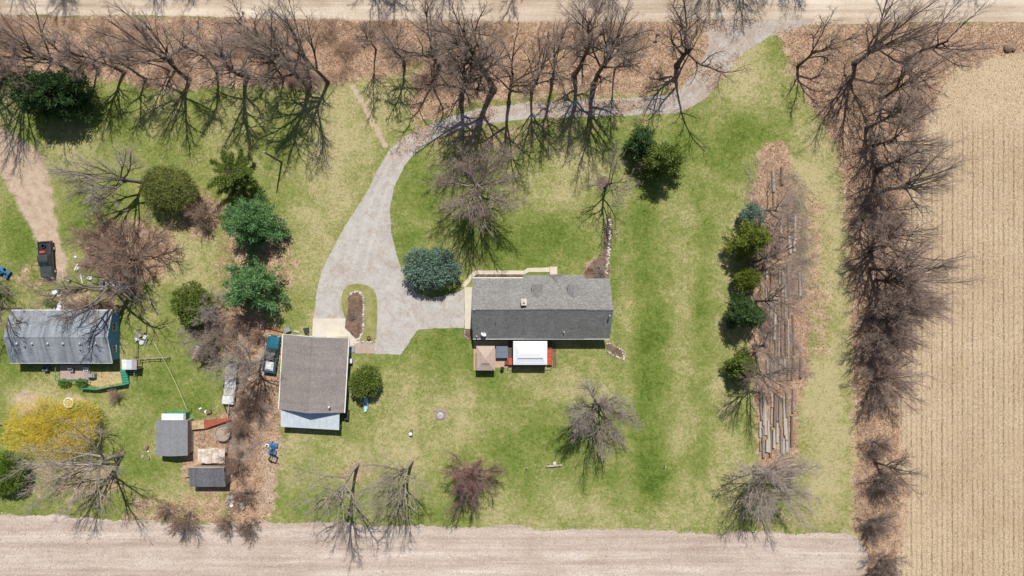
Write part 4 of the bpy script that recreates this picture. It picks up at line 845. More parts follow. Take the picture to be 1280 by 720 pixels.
def door(root, x, y, z, w, h, face, mat='siding_white', name='door'):
    dx, dy = face; a = math.atan2(dy, dx) + math.pi / 2
    o = MB().box(-w / 2, w / 2, -0.05, 0.03, 0, h).box(-w / 2 + 0.12, w / 2 - 0.12, -0.07, -0.05, h * 0.55, h - 0.15).box(-w / 2 + 0.12, w / 2 - 0.12, -0.07, -0.05, 0.15, h * 0.45).build(name, mat, root, (x, y, z), a)
    MB().lathe([(0.03, -0.03), (0.04, 0.0), (0.02, 0.03)], 8, M=Matrix.Translation((w / 2 - 0.1, -0.08, h * 0.48)) @ Matrix.Rotation(math.pi / 2, 4, 'X')).build('handle', 'chrome', o)
    return o
def pipe(root, x, y, z, h, r=0.06, mat='trim_white', name='vent_pipe', cap=0.0):
    m = MB().lathe([(r, -0.2), (r, h)], 10, (0, 0))
    if cap: m.lathe([(cap, h - 0.02), (cap * 0.9, h + 0.06), (cap * 0.3, h + 0.13)], 12, (0, 0))
    return m.build(name, mat, root, (x, y, z))
def dish(name, label, x, y, z, az, rad=0.36):
    t = thing(name, label, 'satellite dish', (x, y, z), az)
    prof = [(0.02, 0.0), (rad * 0.5, 0.035), (rad, 0.12), (rad * 1.02, 0.125), (rad * 0.5, 0.02), (0.02, -0.02)]
    d = MB().lathe(prof[:3] + [(rad, 0.13)] + [(rad * 0.5, 0.05), (0.02, 0.015)], 18, M=Matrix.Translation((0, 0.1, 0.42)) @ Matrix.Rotation(math.radians(-52), 4, 'X')).build('reflector', 'plastic_white', t)
    MB().tube([(0, 0, -0.08), (0, 0, 0.3), (0, 0.08, 0.42)], 0.025).build('mast', 'gutter_grey', t)
    MB().tube([(0, 0.05, 0.3), (0, 0.38, 0.45), (0, 0.5, 0.72)], 0.016).box(-0.05, 0.05, 0.45, 0.56, 0.68, 0.78).build('feed_arm', 'gutter_grey', t)
    return t

def main_house():
    ox, oy = 4.36, -3.08
    t = thing('ranch_house', 'long main house with grey shingled gable roof, dormers and a brick-pale chimney', 'house', (ox, oy, 0))
    XL, XR = -5.80 - ox, 14.52 - ox
    x1, x2 = W(655, 380, 5.5)[0] - ox, W(733, 380, 5.5)[0] - ox
    e, rz_ = 2.7, 6.25; yN, yS = 1.45 - oy, -7.52 - oy
    walls = MB()
    for a, b, yn, r in ((XL + 0.35, x1 - 0.003, yN - 0.45, rz_), (x1 + 0.003, x2 - 0.003, yN - 0.45 + 0.0, rz_ + 0.12), (x2 + 0.003, XR - 0.35, yN - 0.45, rz_)):
        walls.extr([(yn, 0), (yS + 0.45, 0), (yS + 0.45, e + 0.14), (0, r - 0.16), (yn, e + 0.14)], a, b)
    walls.build('wall', 'siding_cream', t)
    MB().box(XL + 0.30, XR - 0.30, yS + 0.40, yN - 0.40, -0.05, 0.28).build('foundation', 'concrete', t)
    r1 = roof_mesh(XL, x1 - 0.002, yN, e, 0, rz_, yS, e).build('roof', 'shingle_house', t)
    r2 = roof_mesh(x1 + 0.002, x2 - 0.002, yN + 0.48, e - 0.17, 0.05, rz_ + 0.16, yS - 0.01, e + 0.05).build('roof', 'shingle_house', t)
    r3 = roof_mesh(x2 + 0.002, XR, yN - 0.02, e, -0.05, rz_ - 0.03, yS, e).build('roof', 'shingle_house', t)
    for r, a, b, y, z in ((r1, XL, x1, 0, rz_), (r2, x1, x2, 0.05, rz_ + 0.16), (r3, x2, XR, -0.05, rz_ - 0.03)):
        n = int((b - a) / 0.3)
        m = MB()
        for i in range(n):
            q = a + (b - a) * i / n; m.extr([(y - 0.15, z - 0.07), (y, z + 0.035 + 0.012 * (i % 2)), (y + 0.15, z - 0.07), (y, z - 0.03)], q + 0.01, q + (b - a) / n - 0.01)
        m.build('ridge_cap', 'shingle_house', r)
    MB().box(XL + 0.02, XR - 0.02, yS - 0.13, yS - 0.01, e - 0.15, e - 0.02).build('gutter', 'gutter_grey', t)
    MB().box(XL + 0.02, x1 - 0.05, yN + 0.01, yN + 0.13, e - 0.15, e - 0.02).build('gutter', 'trim_white', t)
    for x, y in ((XL + 0.4, yS + 0.32), (XR - 0.45, yS + 0.32)): MB().box(x, x + 0.09, y, y + 0.08, 0.1, e - 0.15).build('downpipe', 'gutter_grey', t)
    # dormers on the sunlit slope
    for px in (671.5, 716.5):
        cx = W(px, 366, 4.6)[0] - ox; fy = 0.50 - oy; d = MB().extr([(-0.72 + cx, 2.9), (0.72 + cx, 2.9), (0.70 + cx, 4.72), (cx, 5.13), (-0.70 + cx, 4.72)], fy - 0.25, fy - 3.2, 1).build('dormer', 'siding_cream', t)
        MB().extr([(-0.84 + cx, 4.74), (cx, 5.24), (0.84 + cx, 4.74), (0.84 + cx, 4.66), (cx, 5.15), (-0.84 + cx, 4.66)], fy, fy - 3.0, 1).build('dormer_roof', 'shingle_house', d)
        window(t, cx, fy - 0.25, 4.15, 0.8, 0.75, (0, 1))
    cx = W(695, 350, 3.3)[0] - ox; fy = 2.02 - oy
    g = MB().extr([(-1.02 + cx, 2.62), (cx, 3.42), (1.02 + cx, 2.62), (1.02 + cx, 2.54), (cx, 3.34), (-1.02 + cx, 2.54)], fy, fy - 1.9, 1).build('porch_gable', 'shingle_house', t)
    for s in (-0.85, 0.85): MB().box(cx + s - 0.06, cx + s + 0.06, fy - 0.35, fy - 0.23, 0.06, 2.6).build('porch_post', 'trim_white', t)
    c = W(655, 377.5, 6.7); ch = MB().box(-0.33, 0.33, -0.42, 0.42, 3.8, 6.65).box(-0.40, 0.40, -0.49, 0.49, 6.65, 6.77).build('chimney', 'stone_pale', t, (c[0] - ox, c[1] - oy, 0))
    MB().lathe([(0.14, 6.77), (0.12, 6.98), (0.15, 6.98), (0.15, 7.04)], 10).build('flue', 'galvanised', ch)
    def zr(y): return rz_ - (rz_ - e) * abs(y) / (yN if y > 0 else -yS)
    for px, py, h, mt, cp in ((705, 415, 0.5, 'trim_white', 0.0), (724, 408, 0.16, 'black_metal', 0.0), (619.5, 404, 0.22, 'black_metal', 0.0), (761.5, 394.5, 0.7, 'galvanised', 0.16), (593, 387, 0.45, 'trim_white', 0.0), (596, 420, 0.4, 'trim_white', 0)):
        p = W(px, py, 4.3); y = p[1] - oy; z = zr(y); p = W(px, py, z); pipe(t, p[0] - ox, p[1] - oy, z, h, 0.07, mt, cap=cp)
    for px, w in ((606, 1.4), (632, 1.8), (712, 1.8), (745, 1.2)): window(t, W(px, 0)[0] - ox, yN - 0.44, 1.5, w, 1.2, (0, 1))
    for px, w in ((612, 1.2), (706, 1.6), (735, 1.6)): window(t, W(px, 0)[0] - ox, yS + 0.44, 1.5, w, 1.2, (0, -1))
    door(t, W(692, 0)[0] - ox, yN - 0.45, 0.1, 0.95, 2.1, (0, 1), 'paint_red'); door(t, W(662, 0)[0] - ox, yS + 0.45, 0.25, 1.8, 2.05, (0, -1), name='patio_door')
    door(t, XL + 0.35, 0.6, 0.1, 3.6, 2.2, (-1, 0), name='garage_door')
    p = W(604, 419, 3.0); y = p[1] - oy
    dish('satellite_dish', 'white satellite dish on the dark roof slope of the main house', p[0], p[1], zr(y) + 0.02, math.radians(-25), 0.42)
main_house()

def garage():
    R = math.radians(-3.3); t = thing('garage', 'detached garage with brown-grey shingled gable roof and blue siding', 'garage', (-29.43, -12.7, 0), R)
    Lh, Wh = 5.55, 4.85; e, r = 2.8, 4.75
    MB().extr([(-Wh + 0.4, 0), (Wh - 0.4, 0), (Wh - 0.4, e + 0.12), (0, r - 0.16), (-Wh + 0.4, e + 0.12)], -Lh + 0.3, Lh - 0.3, 1).build('wall', 'siding_blue', t)
    rf = roof_mesh(-Lh, Lh, -Wh, e, 0, r, Wh, e, 0.14, 1).build('roof', 'shingle_garage', t)
    m = MB(); n = 36
    for i in range(n):
        a = -Lh + 2 * Lh * i / n; m.extr([(-0.15, r - 0.06), (0, r + 0.035 + 0.012 * (i % 2)), (0.15, r - 0.06), (0, r - 0.03)], a + 0.01, a + 2 * Lh / n - 0.01, 1)
    m.build('ridge_cap', 'shingle_garage', rf)
    MB().extr([(-Wh, e - 0.16), (0, r - 0.16), (Wh, e - 0.16), (Wh, e + 0.03), (0, r + 0.03), (-Wh, e + 0.03)], Lh + 0.003, Lh + 0.06, 1).build('bargeboard', 'trim_white', t)
    MB().box(Wh + 0.005, Wh + 0.13, -Lh, Lh, e - 0.16, e - 0.03).build('gutter', 'trim_white', t); MB().box(-Wh - 0.13, -Wh - 0.005, -Lh, Lh, e - 0.16, e - 0.03).build('gutter', 'trim_white', t)
    for x in (-2.3, 2.3): 
        d = MB().box(x - 1.3, x + 1.3, Lh - 0.3, Lh - 0.22, 0.05, 2.2).build('garage_door', 'siding_white', t)
        for k in range(4): MB().box(x - 1.22, x + 1.22, Lh - 0.219, Lh - 0.19, 0.1 + k * 0.53, 0.57 + k * 0.53).build('door_panel', 'siding_white', d)
    door(t, Wh - 0.4, 3.2, 0.05, 0.9, 2.05, (1, 0)); window(t, Wh - 0.4, -1.5, 1.5, 1.2, 1.0, (1, 0)); window(t, -Wh + 0.4, 0.5, 1.5, 1.2, 1.0, (-1, 0))
    p = MB().lathe([(0.07, -0.3), (0.07, 0.75)], 10).lathe([(0.15, 0.7), (0.14, 0.82), (0.05, 0.9)], 12).build('vent_pipe', 'trim_white', t, (2.95, -4.55, 3.65))
    MB().lathe([(0.05, -0.2), (0.05, 0.18)], 8).build('vent_pipe', 'black_metal', t, (-0.45, -5.1, 4.55))
    # lean-to roof of ribbed metal
    lx0, lx1 = -Wh + 0.25, Wh - 0.72; y0, y1 = -Lh - 0.02, -Lh - 2.72; z0, z1 = 2.62, 2.25
    lt = MB()
    for x in (lx0 + 0.1, (lx0 + lx1) / 2, lx1 - 0.2): lt.box(x, x + 0.12, y1 + 0.2, y1 + 0.32, 0, z1 - 0.08)
    lt.box(lx0 + 0.1, lx1 - 0.1, y1 + 0.18, y1 + 0.34, z1 - 0.18, z1 - 0.075); lt.build('lean_to_frame', 'wood_grey', t)
    MB().box(lx0 + 0.15, lx1 - 0.15, y1 + 0.5, y1 + 0.56, 0.0, 2.1).build('lean_to_wall', 'siding_blue', t)
    n = 9; w = (lx1 - lx0) / n
    for k in range(n):
        a = lx0 + k * w; m = MB(); prof = []
        for j in range(4):
            u = a + w * j / 4; prof += [(u + 0.005 * (j == 0), 0), (u + w * 0.17, 0), (u + w * 0.19, 0.03), (u + w * 0.23, 0.03)]
        prof.append((a + w - 0.004, 0))
        vs = [(u, y0, z0 + z) for u, z in prof] + [(u, y1, z1 + z) for u, z in prof] + [(u, y0, z0 + z - 0.02) for u, z in prof] + [(u, y1, z1 + z - 0.02) for u, z in prof]; q = len(prof)
        m.add(vs, [(i, i + 1, q + i + 1, q + i) for i in range(q - 1)] + [(2 * q + i + 1, 2 * q + i, 3 * q + i, 3 * q + i + 1) for i in range(q - 1)] + [(q + i, q + i + 1, 3 * q + i + 1, 3 * q + i) for i in range(q - 1)])
        m.build('roof_sheet', 'metal_pale', t, fix=False)
    # fittings on the side wall
    a = MB().bbox(4.50, 5.12, 1.6, 2.25, 0.15, 0.95).build('wall_unit', 'plastic_white', t)
    MB().box(4.52, 5.3, 3.2, 4.2, 0.06, 0.16).build('door_mat', 'plastic_grey', t)
    MB().bbox(4.48, 5.05, -7.0, -5.6, 0.0, 0.9).build('storage_box', 'plastic_black', t)
    return t
garage()
fl = thing('flag', 'faded red and white flag on a short pole above the garage doors', 'flag', W(386.5, 423, 3.9), math.radians(-20))
MB().tube([(0, -0.25, -0.35), (0, 0.2, 0.15), (0, 0.75, 0.85)], 0.022).build('flagpole', 'trim_white', fl)
fb = MB(); nx_, nz_ = 7, 6
for i in range(nx_ + 1):
    for j in range(nz_ + 1): fb.v.append((0.06 * math.sin(i * 1.3 + j * 0.5) - 0.42 * j / nz_, 0.25 + 0.5 * i / nx_ + 0.05 * math.sin(j), 0.2 + 0.6 * i / nx_ - 0.55 * j / nz_))
fb.f = [(i * (nz_ + 1) + j, (i + 1) * (nz_ + 1) + j, (i + 1) * (nz_ + 1) + j + 1, i * (nz_ + 1) + j + 1) for i in range(nx_) for j in range(nz_)]
fb.build('cloth', 'flag_faded', fl)

def blue_house():
    ox, oy = -67.1, -7.235; t = thing('bungalow', 'low bungalow with grey roof and a bright blue gable wall', 'house', (ox, oy, 0))
    Lh, Wh, e, r = 7.6, 3.9, 2.5, 3.85
    MB().extr([(-Wh + 0.35, 0), (Wh - 0.35, 0), (Wh - 0.35, e + 0.1), (0, r - 0.15), (-Wh + 0.35, e + 0.1)], -Lh + 0.2, Lh - 0.28).build('wall', 'siding_blue', t)
    rf = roof_mesh(-Lh, Lh, Wh, e, 0, r, -Wh, e).build('roof', 'shingle_blue_house', t)
    MB().extr([(-0.14, r - 0.05), (0, r + 0.035), (0.14, r - 0.05), (0, r - 0.03)], -Lh, Lh).build('ridge_cap', 'shingle_blue_house', rf)
    MB().box(-Lh, Lh, -Wh - 0.11, -Wh - 0.005, e - 0.15, e - 0.02).build('gutter', 'gutter_grey', t); MB().box(-Lh, Lh, Wh + 0.005, Wh + 0.11, e - 0.15, e - 0.02).build('gutter', 'trim_white', t)
    MB().extr([(-Wh, e - 0.15), (0, r - 0.15), (Wh, e - 0.15), (Wh, e + 0.02), (0, r + 0.02), (-Wh, e + 0.02)], Lh + 0.003, Lh + 0.05).build('bargeboard', 'siding_white', t)
    zr = lambda y: r - (r - e) * abs(y) / Wh
    for px in (21.5, 40.5, 60, 79, 100, 120):
        p = W(px, 429.5, 3.5); MB().box(-0.17, 0.17, -0.17, 0.17, -0.15, 0.12).lathe([(0.2, 0.12), (0.2, 0.2), (0.08, 0.24)], 10).build('roof_vent', 'galvanised', t, (p[0] - ox, p[1] - oy, zr(p[1] - oy)))
    for px, py, h, mt in ((32, 433.5, 0.3, 'black_metal'), (113.5, 426, 0.55, 'black_metal'), (112, 433.5, 0.35, 'plastic_white'), (100, 438, 0.15, 'black_metal'), (101, 447, 0.3, 'plastic_white'), (107.5, 450, 0.15, 'black_metal'), (24, 404, 0.15, 'black_metal'), (23, 415.5, 0.15, 'black_metal')):
        p = W(px, py, 3.3); pipe(t, p[0] - ox, p[1] - oy, zr(p[1] - oy), h, 0.08, mt)
    window(t, Lh - 0.28, -1.9, 1.55, 1.0, 0.9, (1, 0)); window(t, Lh - 0.28, 1.4, 1.55, 1.2, 0.9, (1, 0))
    for x in (-5, -2.2, 1.0, 4.6): window(t, x, Wh - 0.35, 1.5, 1.2, 1.0, (0, 1))
    for x in (-4.6, 3.6): window(t, x, -Wh + 0.35, 1.5, 1.2, 1.0, (0, -1))
    door(t, 0.2, -Wh + 0.35, 0.3, 0.9, 2.0, (0, -1))
blue_house()
def shed(name, label, px0, px1, py0, py1, z, ridge, mat, wall, along_y=True, over=0.15):
    a = W(px0, py0, z); b = W(px1, py1, z); cx, cy = (a[0] + b[0]) / 2, (a[1] + b[1]) / 2; hx, hy = abs(b[0] - a[0]) / 2, abs(a[1] - b[1]) / 2
    t = thing(name, label, 'shed', (cx, cy, 0)); o = over
    if along_y:
        MB().extr([(-hx + o, 0), (hx - o, 0), (hx - o, z), (0, ridge - 0.12), (-hx + o, z)], -hy + o, hy - o, 1).build('wall', wall, t); roof_mesh(-hy, hy, -hx, z, 0, ridge, hx, z, 0.09, 1).build('roof', mat, t)
        MB().extr([(-0.12, ridge - 0.03), (0, ridge + 0.03), (0.12, ridge - 0.03), (0, ridge - 0.02)], -hy, hy, 1).build('ridge_cap', mat, t); door(t, 0.3, -hy + o, 0.05, 1.2, 1.9, (0, -1), 'wood_grey')
    else:
        MB().extr([(hy - o, 0), (-hy + o, 0), (-hy + o, z - 0.08), (hy - o, ridge - 0.12)], -hx + o, hx - o).build('wall', wall, t)
        MB().extr([(hy, ridge), (-hy, z), (-hy, z - 0.08), (hy, ridge - 0.08)], -hx, hx).build('roof', mat, t); MB().box(-hx, hx, hy + 0.003, hy + 0.12, ridge - 0.16, ridge + 0.02).build('fascia', 'wood_tan', t); door(t, 0.8, -hy + o, 0.05, 1.2, 1.8, (0, -1), 'wood_grey')
    return t
shed('shed', 'grey-roofed garden shed with a low ridge, a white box hutch at its back', 195, 234.5, 525, 569.5, 2.3, 2.75, 'shingle_shed', 'wood_grey')
shed('shed', 'smaller shed with a sloping dark grey roof beside the rusty white sheet roof', 237.5, 282, 583.5, 608.5, 2.2, 2.8, 'shingle_shed_dark', 'wood_grey', False)
def hutch():
    a = W(202, 516, 1.6); b = W(232, 525, 1.6); t = thing('hutch', 'white-topped box hutch with a green lid edge behind the garden shed', 'hutch', ((a[0] + b[0]) / 2, (a[1] + b[1]) / 2, 0))
    w, d = abs(b[0] - a[0]) / 2, abs(a[1] - b[1]) / 2
    MB().box(-w + 0.1, w - 0.1, -d + 0.1, d - 0.1, 0, 1.5).build('body', 'green_paint', t); MB().box(-w, w - 0.35, -d, d - 0.12, 1.5, 1.6).build('lid', 'plastic_white', t); MB().box(-w + 0.8, w, d - 0.115, d + 0.12, 1.42, 1.54).build('lid_edge', 'green_paint', t); MB().box(w - 0.345, w, -d, d - 0.12, 1.46, 1.55).build('side_lid', 'wood_grey', t)
hutch()
def sheet_roof():
    a = W(247, 561, 1.7); b = W(281, 579, 1.7); t = thing('pole_shelter', 'open shelter roofed with rusty white metal sheets', 'shelter', ((a[0] + b[0]) / 2, (a[1] + b[1]) / 2, 0)); w, d = abs(b[0] - a[0]) / 2, abs(a[1] - b[1]) / 2
    for x in (-w + 0.15, w - 0.15):
        for y in (-d + 0.15, d - 0.15): MB().box(x - 0.05, x + 0.05, y - 0.05, y + 0.05, 0, 1.62).build('post', 'wood_grey', t)
    for k in range(4):
        x0 = -w + k * w / 2; MB().box(x0 + 0.01, x0 + w / 2 - 0.01, -d - 0.05 * (k % 2), d + 0.1 * (k == 2), 1.63 + 0.012 * (k % 2), 1.66 + 0.012 * (k % 2)).build('metal_sheet', 'rusty_white', t)
sheet_roof()

# ------------------------------------------------------------------ patio behind the main house
def canopy(name, label, px0, px1, py0, py1, z, ztop, mat, tier, cat='gazebo', ridge=0.0):
    a = W(px0, py0, z); b = W(px1, py1, z); cx, cy = (a[0] + b[0]) / 2, (a[1] + b[1]) / 2; hx, hy = abs(b[0] - a[0]) / 2, abs(a[1] - b[1]) / 2
    t = thing(name, label, cat, (cx, cy, 0)); r = ridge; n = 8; m = MB()
    def rect(w, d, z_): return [(-w, -d, z_), (w, -d, z_), (w, d, z_), (-w, d, z_)]
    rows = [(1, z - 0.18), (1, z), (0.6, z + (ztop - z) * 0.36), (0.34, z + (ztop - z) * 0.66)]; vs = []
    for f, zz in rows: vs += rect(r + (hx - r) * f, hy * f, zz)
    fs = [(i * 4 + k, i * 4 + (k + 1) % 4, i * 4 + 4 + (k + 1) % 4, i * 4 + 4 + k) for i in range(3) for k in range(4)]
    m.add(vs, fs); c = m.build('canopy', mat, t)
    w2, d2 = r + (hx - r) * 0.40, hy * 0.40; z2 = z + (ztop - z) * 0.72
    MB().add(rect(w2, d2, z2 - 0.05) + rect(w2, d2, z2) + [(-max(r, 0.02), 0, ztop), (max(r, 0.02), 0, ztop)], [(0, 1, 5, 4), (1, 2, 6, 5), (2, 3, 7, 6), (3, 0, 4, 7), (4, 5, 9, 8), (6, 7, 8, 9), (5, 6, 9), (7, 4, 8)]).build('vent_tier', tier, c)
    for sx in (-1, 1):
        for sy in (-1, 1):
            MB().box(sx * (hx - 0.12) - 0.04, sx * (hx - 0.12) + 0.04, sy * (hy - 0.12) - 0.04, sy * (hy - 0.12) + 0.04, 0.02, z - 0.02).build('post', 'black_metal', t)
            MB().tube([(sx * (hx - 0.12), sy * (hy - 0.12), z - 0.05), (sx * (r + (hx - r) * 0.36), sy * hy * 0.36, z + (ztop - z) * 0.60)], 0.02, 6).build('rafter', 'black_metal', t)
    return t
canopy('gazebo', 'tan square gazebo with a pointed two-tier canopy behind the house', 595.3, 618.7, 432.5, 463, 2.15, 3.1, 'canopy_tan', 'canopy_tan')
canopy('gazebo', 'white rectangular gazebo canopy with a raised vent over the deck', 641.5, 684, 426.5, 456, 2.5, 3.4, 'canopy_white', 'canopy_white', ridge=1.4)
def deck():
    a = W(635, 426, 0.4); b = W(690, 457, 0.4); t = thing('deck', 'raised red and brown wooden deck under the white canopy', 'deck', (a[0], b[1], 0)); w = b[0] - a[0]; d = a[1] - b[1]
    n = 24
    for k in range(n):
        x0 = w * k / n; MB().box(x0 + 0.012, x0 + w / n - 0.012, 0.0, d, 0.34, 0.38).build('deck_board', 'deck_brown', t)
    MB().box(0, w, 0.02, 0.08, 0.02, 0.335).box(0, w, d - 0.08, d - 0.02, 0.02, 0.335).box(0.02, 0.08, 0.1, d - 0.1, 0.02, 0.335).box(w - 0.08, w - 0.02, 0.1, d - 0.1, 0.02, 0.335).build('rim', 'paint_red', t)
    for x0, y0, y1 in ((w - 0.72, 0.1, 2.45), (0.05, 0.1, 1.2)):      # built-in red benches
        s = MB().box(x0, x0 + 0.6, y0, y1, 0.39, 0.72).build('bench', 'paint_red', t); k = int((y1 - y0) / 0.55)
        for i in range(k):
            q = (y1 - y0) / k; MB().bbox(x0 - 0.01, x0 + 0.61, y0 + i * q + 0.02, y0 + (i + 1) * q - 0.02, 0.723, 0.80).build('bench_slat', 'paint_red', s)
    for x in (0.0, w - 0.07): MB().box(x, x + 0.07, -0.09, -0.02, 0, 1.25).build('post', 'black_metal', t)
    MB().box(0.0, w, -0.075, -0.03, 1.2, 1.25).build('rail', 'black_metal', t)
deck()
def hot_tub():
    a = W(620, 432.5, 0.95); b = W(635, 448, 0.95); t = thing('hot_tub', 'square hot tub with a folding slate-grey cover', 'hot tub', ((a[0] + b[0]) / 2, (a[1] + b[1]) / 2, 0)); h = (b[0] - a[0]) / 2
    MB().bbox(-h + 0.05, h - 0.05, -h + 0.05, h - 0.05, 0.02, 0.86).build('shell', 'plastic_grey', t)
    for s in (0, 1): MB().bbox(-h, h, -h + s * h + 0.008, s * h - 0.008, 0.863, 0.97).build('cover', 'vinyl_slate', t)
hot_tub()
struct(MB().prism(wp([(592, 426), (636, 426), (636, 459.5), (619, 459.5), (619, 463), (592, 463)]), -0.02, 0.035).build('patio', 'wood_tan'))
def grill():
    x, y, _ = W(628, 460); t = thing('grill', 'small black kettle grill on the patio between the gazebos', 'grill', (x, y, 0))
    MB().lathe([(0.06, 0.62), (0.22, 0.66), (0.28, 0.78), (0.28, 0.80)], 16).build('bowl', 'black_metal', t); l = MB().lathe([(0.29, 0.803), (0.26, 0.92), (0.14, 1.02), (0.02, 1.04)], 16).build('lid', 'black_metal', t)
    MB().box(-0.08, 0.08, -0.02, 0.02, 1.04, 1.09).build('handle', 'chrome', l)
    for k in range(3): a = k * 2.094 + 0.3; MB().tube([(0.15 * math.cos(a), 0.15 * math.sin(a), 0.66), (0.3 * math.cos(a), 0.3 * math.sin(a), 0.035)], 0.018, 6).build('leg', 'black_metal', t)
    x, y, _ = W(633, 453); t = thing('side_table', 'small dark side table beside the red bench', 'table', (x, y, 0)); MB().box(-0.25, 0.25, -0.3, 0.3, 0.5, 0.56).build('table_top', 'deck_brown', t)
    for sx in (-0.2, 0.2):
        for sy in (-0.25, 0.25): MB().box(sx - 0.02, sx + 0.02, sy - 0.02, sy + 0.02, 0.035, 0.5).build('leg', 'black_metal', t)
grill()

# ------------------------------------------------------------------ planting beds with stones
STONES = []
for i in range(6):
    rg = np.random.default_rng(600 + i); bm = bmesh.new(); bmesh.ops.create_icosphere(bm, subdivisions=2, radius=1)
    off = nrm(rg.normal(size=(8, 3))); am = rg.uniform(-0.25, 0.2, 8)
    for v in bm.verts:
        d = np.array(v.co); k = 1 + float(np.sum(am * np.clip(off @ d - 0.3, 0, 1))); v.co *= k; v.co.z *= 0.7
    me = bpy.data.meshes.new('stone'); bm.to_mesh(me); bm.free(); me.materials.append(MATS['stone_pale']); STONES.append(me)
def stones_along(parent, pts, n, s, jit=0.08, mats=('stone_pale', 'stone_pale', 'stone_grey'), name='stone', z=0.08):
    P = [Vector(W(*p)[:2]) for p in pts]; seg = [(b - a).length for a, b in zip(P[:-1], P[1:])]; T = sum(seg)
    for i in range(n):
        d = T * (i + 0.5) / n; k = 0
        while k < len(seg) - 1 and d > seg[k]: d -= seg[k]; k += 1
        p = P[k].lerp(P[k + 1], min(1, d / seg[k])); q = s * random.uniform(0.7, 1.25)
        link(name, random.choice(STONES), MATS[random.choice(mats)], parent, (p.x + random.uniform(-jit, jit), p.y + random.uniform(-jit, jit), z), (random.uniform(-.3, .3), random.uniform(-.3, .3), random.uniform(0, 6.28)), (q, q * random.uniform(0.7, 1), q * random.uniform(0.6, 0.9)))
def bed(label, poly, seed, z=0.05, cat='flower bed', mat='mulch'):
    o = sheet('flower_bed', ragged(wp(poly), 0.25, 0.05, seed), z, mat); me = o.data
    bm = bmesh.new(); bm.from_mesh(me); r = bmesh.ops.extrude_face_region(bm, geom=list(bm.faces)); 
    for v in [g for g in r['geom'] if isinstance(g, bmesh.types.BMVert)]: v.co.z += 0.03
    bmesh.ops.recalc_face_normals(bm, faces=bm.faces); bm.to_mesh(me); bm.free()
    return tag(o, label, cat)
b1 = bed('mulch bed edged with white stones on the driveway island', [(435, 372), (440, 367), (447, 366), (453, 370), (453.5, 390), (453, 412), (450, 421), (445, 423), (431.5, 410), (432.5, 400), (435, 395)], 31, 0.04)
stones_along(b1, [(434.5, 372), (440, 366), (448, 364.5), (454, 370), (454.5, 392), (454, 414), (450, 423), (446, 426)], 32, 0.22)
stones_along(b1, [(449, 427.5), (462, 428), (469, 427)], 9, 0.17)
b2 = bed('narrow mulch bed with a line of white stones running out from the house corner', [(759, 273), (763, 270), (765, 274), (764, 300), (762, 325), (761, 348), (727, 348), (731, 338), (742, 326), (752, 321), (755, 300)], 32, 0.03)
stones_along(b2, [(763, 273), (762.5, 300), (760, 322), (758, 344)], 34, 0.22, 0.15)
stones_along(b2, [(728, 346), (732, 338), (742, 327), (752, 321), (755, 300), (759, 272)], 30, 0.11, 0.04, ('stone_grey',))
b3 = bed('small stone-edged bed at the back corner of the house', [(757, 428), (762, 429), (774, 436), (782, 445), (779, 449), (770, 446), (759, 437)], 33, 0.03)
stones_along(b3, [(757, 430), (764, 430), (774, 436), (781, 444), (779, 449), (769, 446), (759, 438)], 24, 0.2, 0.12)
b4 = bed('ring of mulch round the slender tree on the front lawn', ell(754.5, 229, 7.5, 8.5), 34, 0.02); stones_along(b4, ell(754.5, 229, 8, 9) + [(762.5, 229)], 26, 0.10, 0.03, ('stone_grey',))
b5 = bed('strip of mulch along the front wall of the house', [(591, 344), (652, 344), (652, 348), (591, 349)], 35, 0.02); b6 = bed('mulch strip with red-brown chips beside the deck', [(690.6, 431), (695.5, 431), (695.5, 460), (690.6, 460)], 36, 0.02)
b7 = bed('tiny mulch bed with bricks at the back end of the side walk', [(580, 411.5), (590, 411.5), (590, 424), (584, 425), (580, 418)], 37, 0.02); stones_along(b7, [(581, 413), (581, 420), (586, 424)], 8, 0.14, 0.03, ('stone_grey',))
b1r = rounded('shrub', 440, 395, 0.6, 0.5, 0.7, 'small twiggy shrub in the mulch bed of the driveway island', 'twig_dark', 641, n=90, per=8, clump=0.2, width=0.012)
x, y, _ = W(461.5, 422); pot = thing('planter', 'round dark planter on the grass end of the driveway island', 'planter', (x, y, 0.03)); MB().lathe([(0.2, 0), (0.28, 0.36), (0.31, 0.38), (0.27, 0.38), (0.24, 0.30)], 16).build('pot', 'deck_brown', pot); MB().lathe([(0.235, 0.25), (0.235, 0.31), (0.1, 0.34)], 12).build('soil', 'mulch', pot)
# boardwalk
A, B = W(444, 429.5), W(468.5, 442); bw = thing('boardwalk', 'short boardwalk of pinkish planks between the garage and the driveway', 'boardwalk', (A[0], B[1], 0)); n = 10; w = (B[0] - A[0]) / n
for k in range(n): MB().box(k * w + 0.015, (k + 1) * w - 0.015, random.uniform(-.02, .02), A[1] - B[1] + random.uniform(-.02, .02), 0.05, 0.09 + random.uniform(0, .008)).build('plank', 'wood_pink', bw)
for y in (0.25, 1.2): MB().box(0, n * w, y, y + 0.09, 0.0, 0.048).build('joist', 'wood_grey', bw)
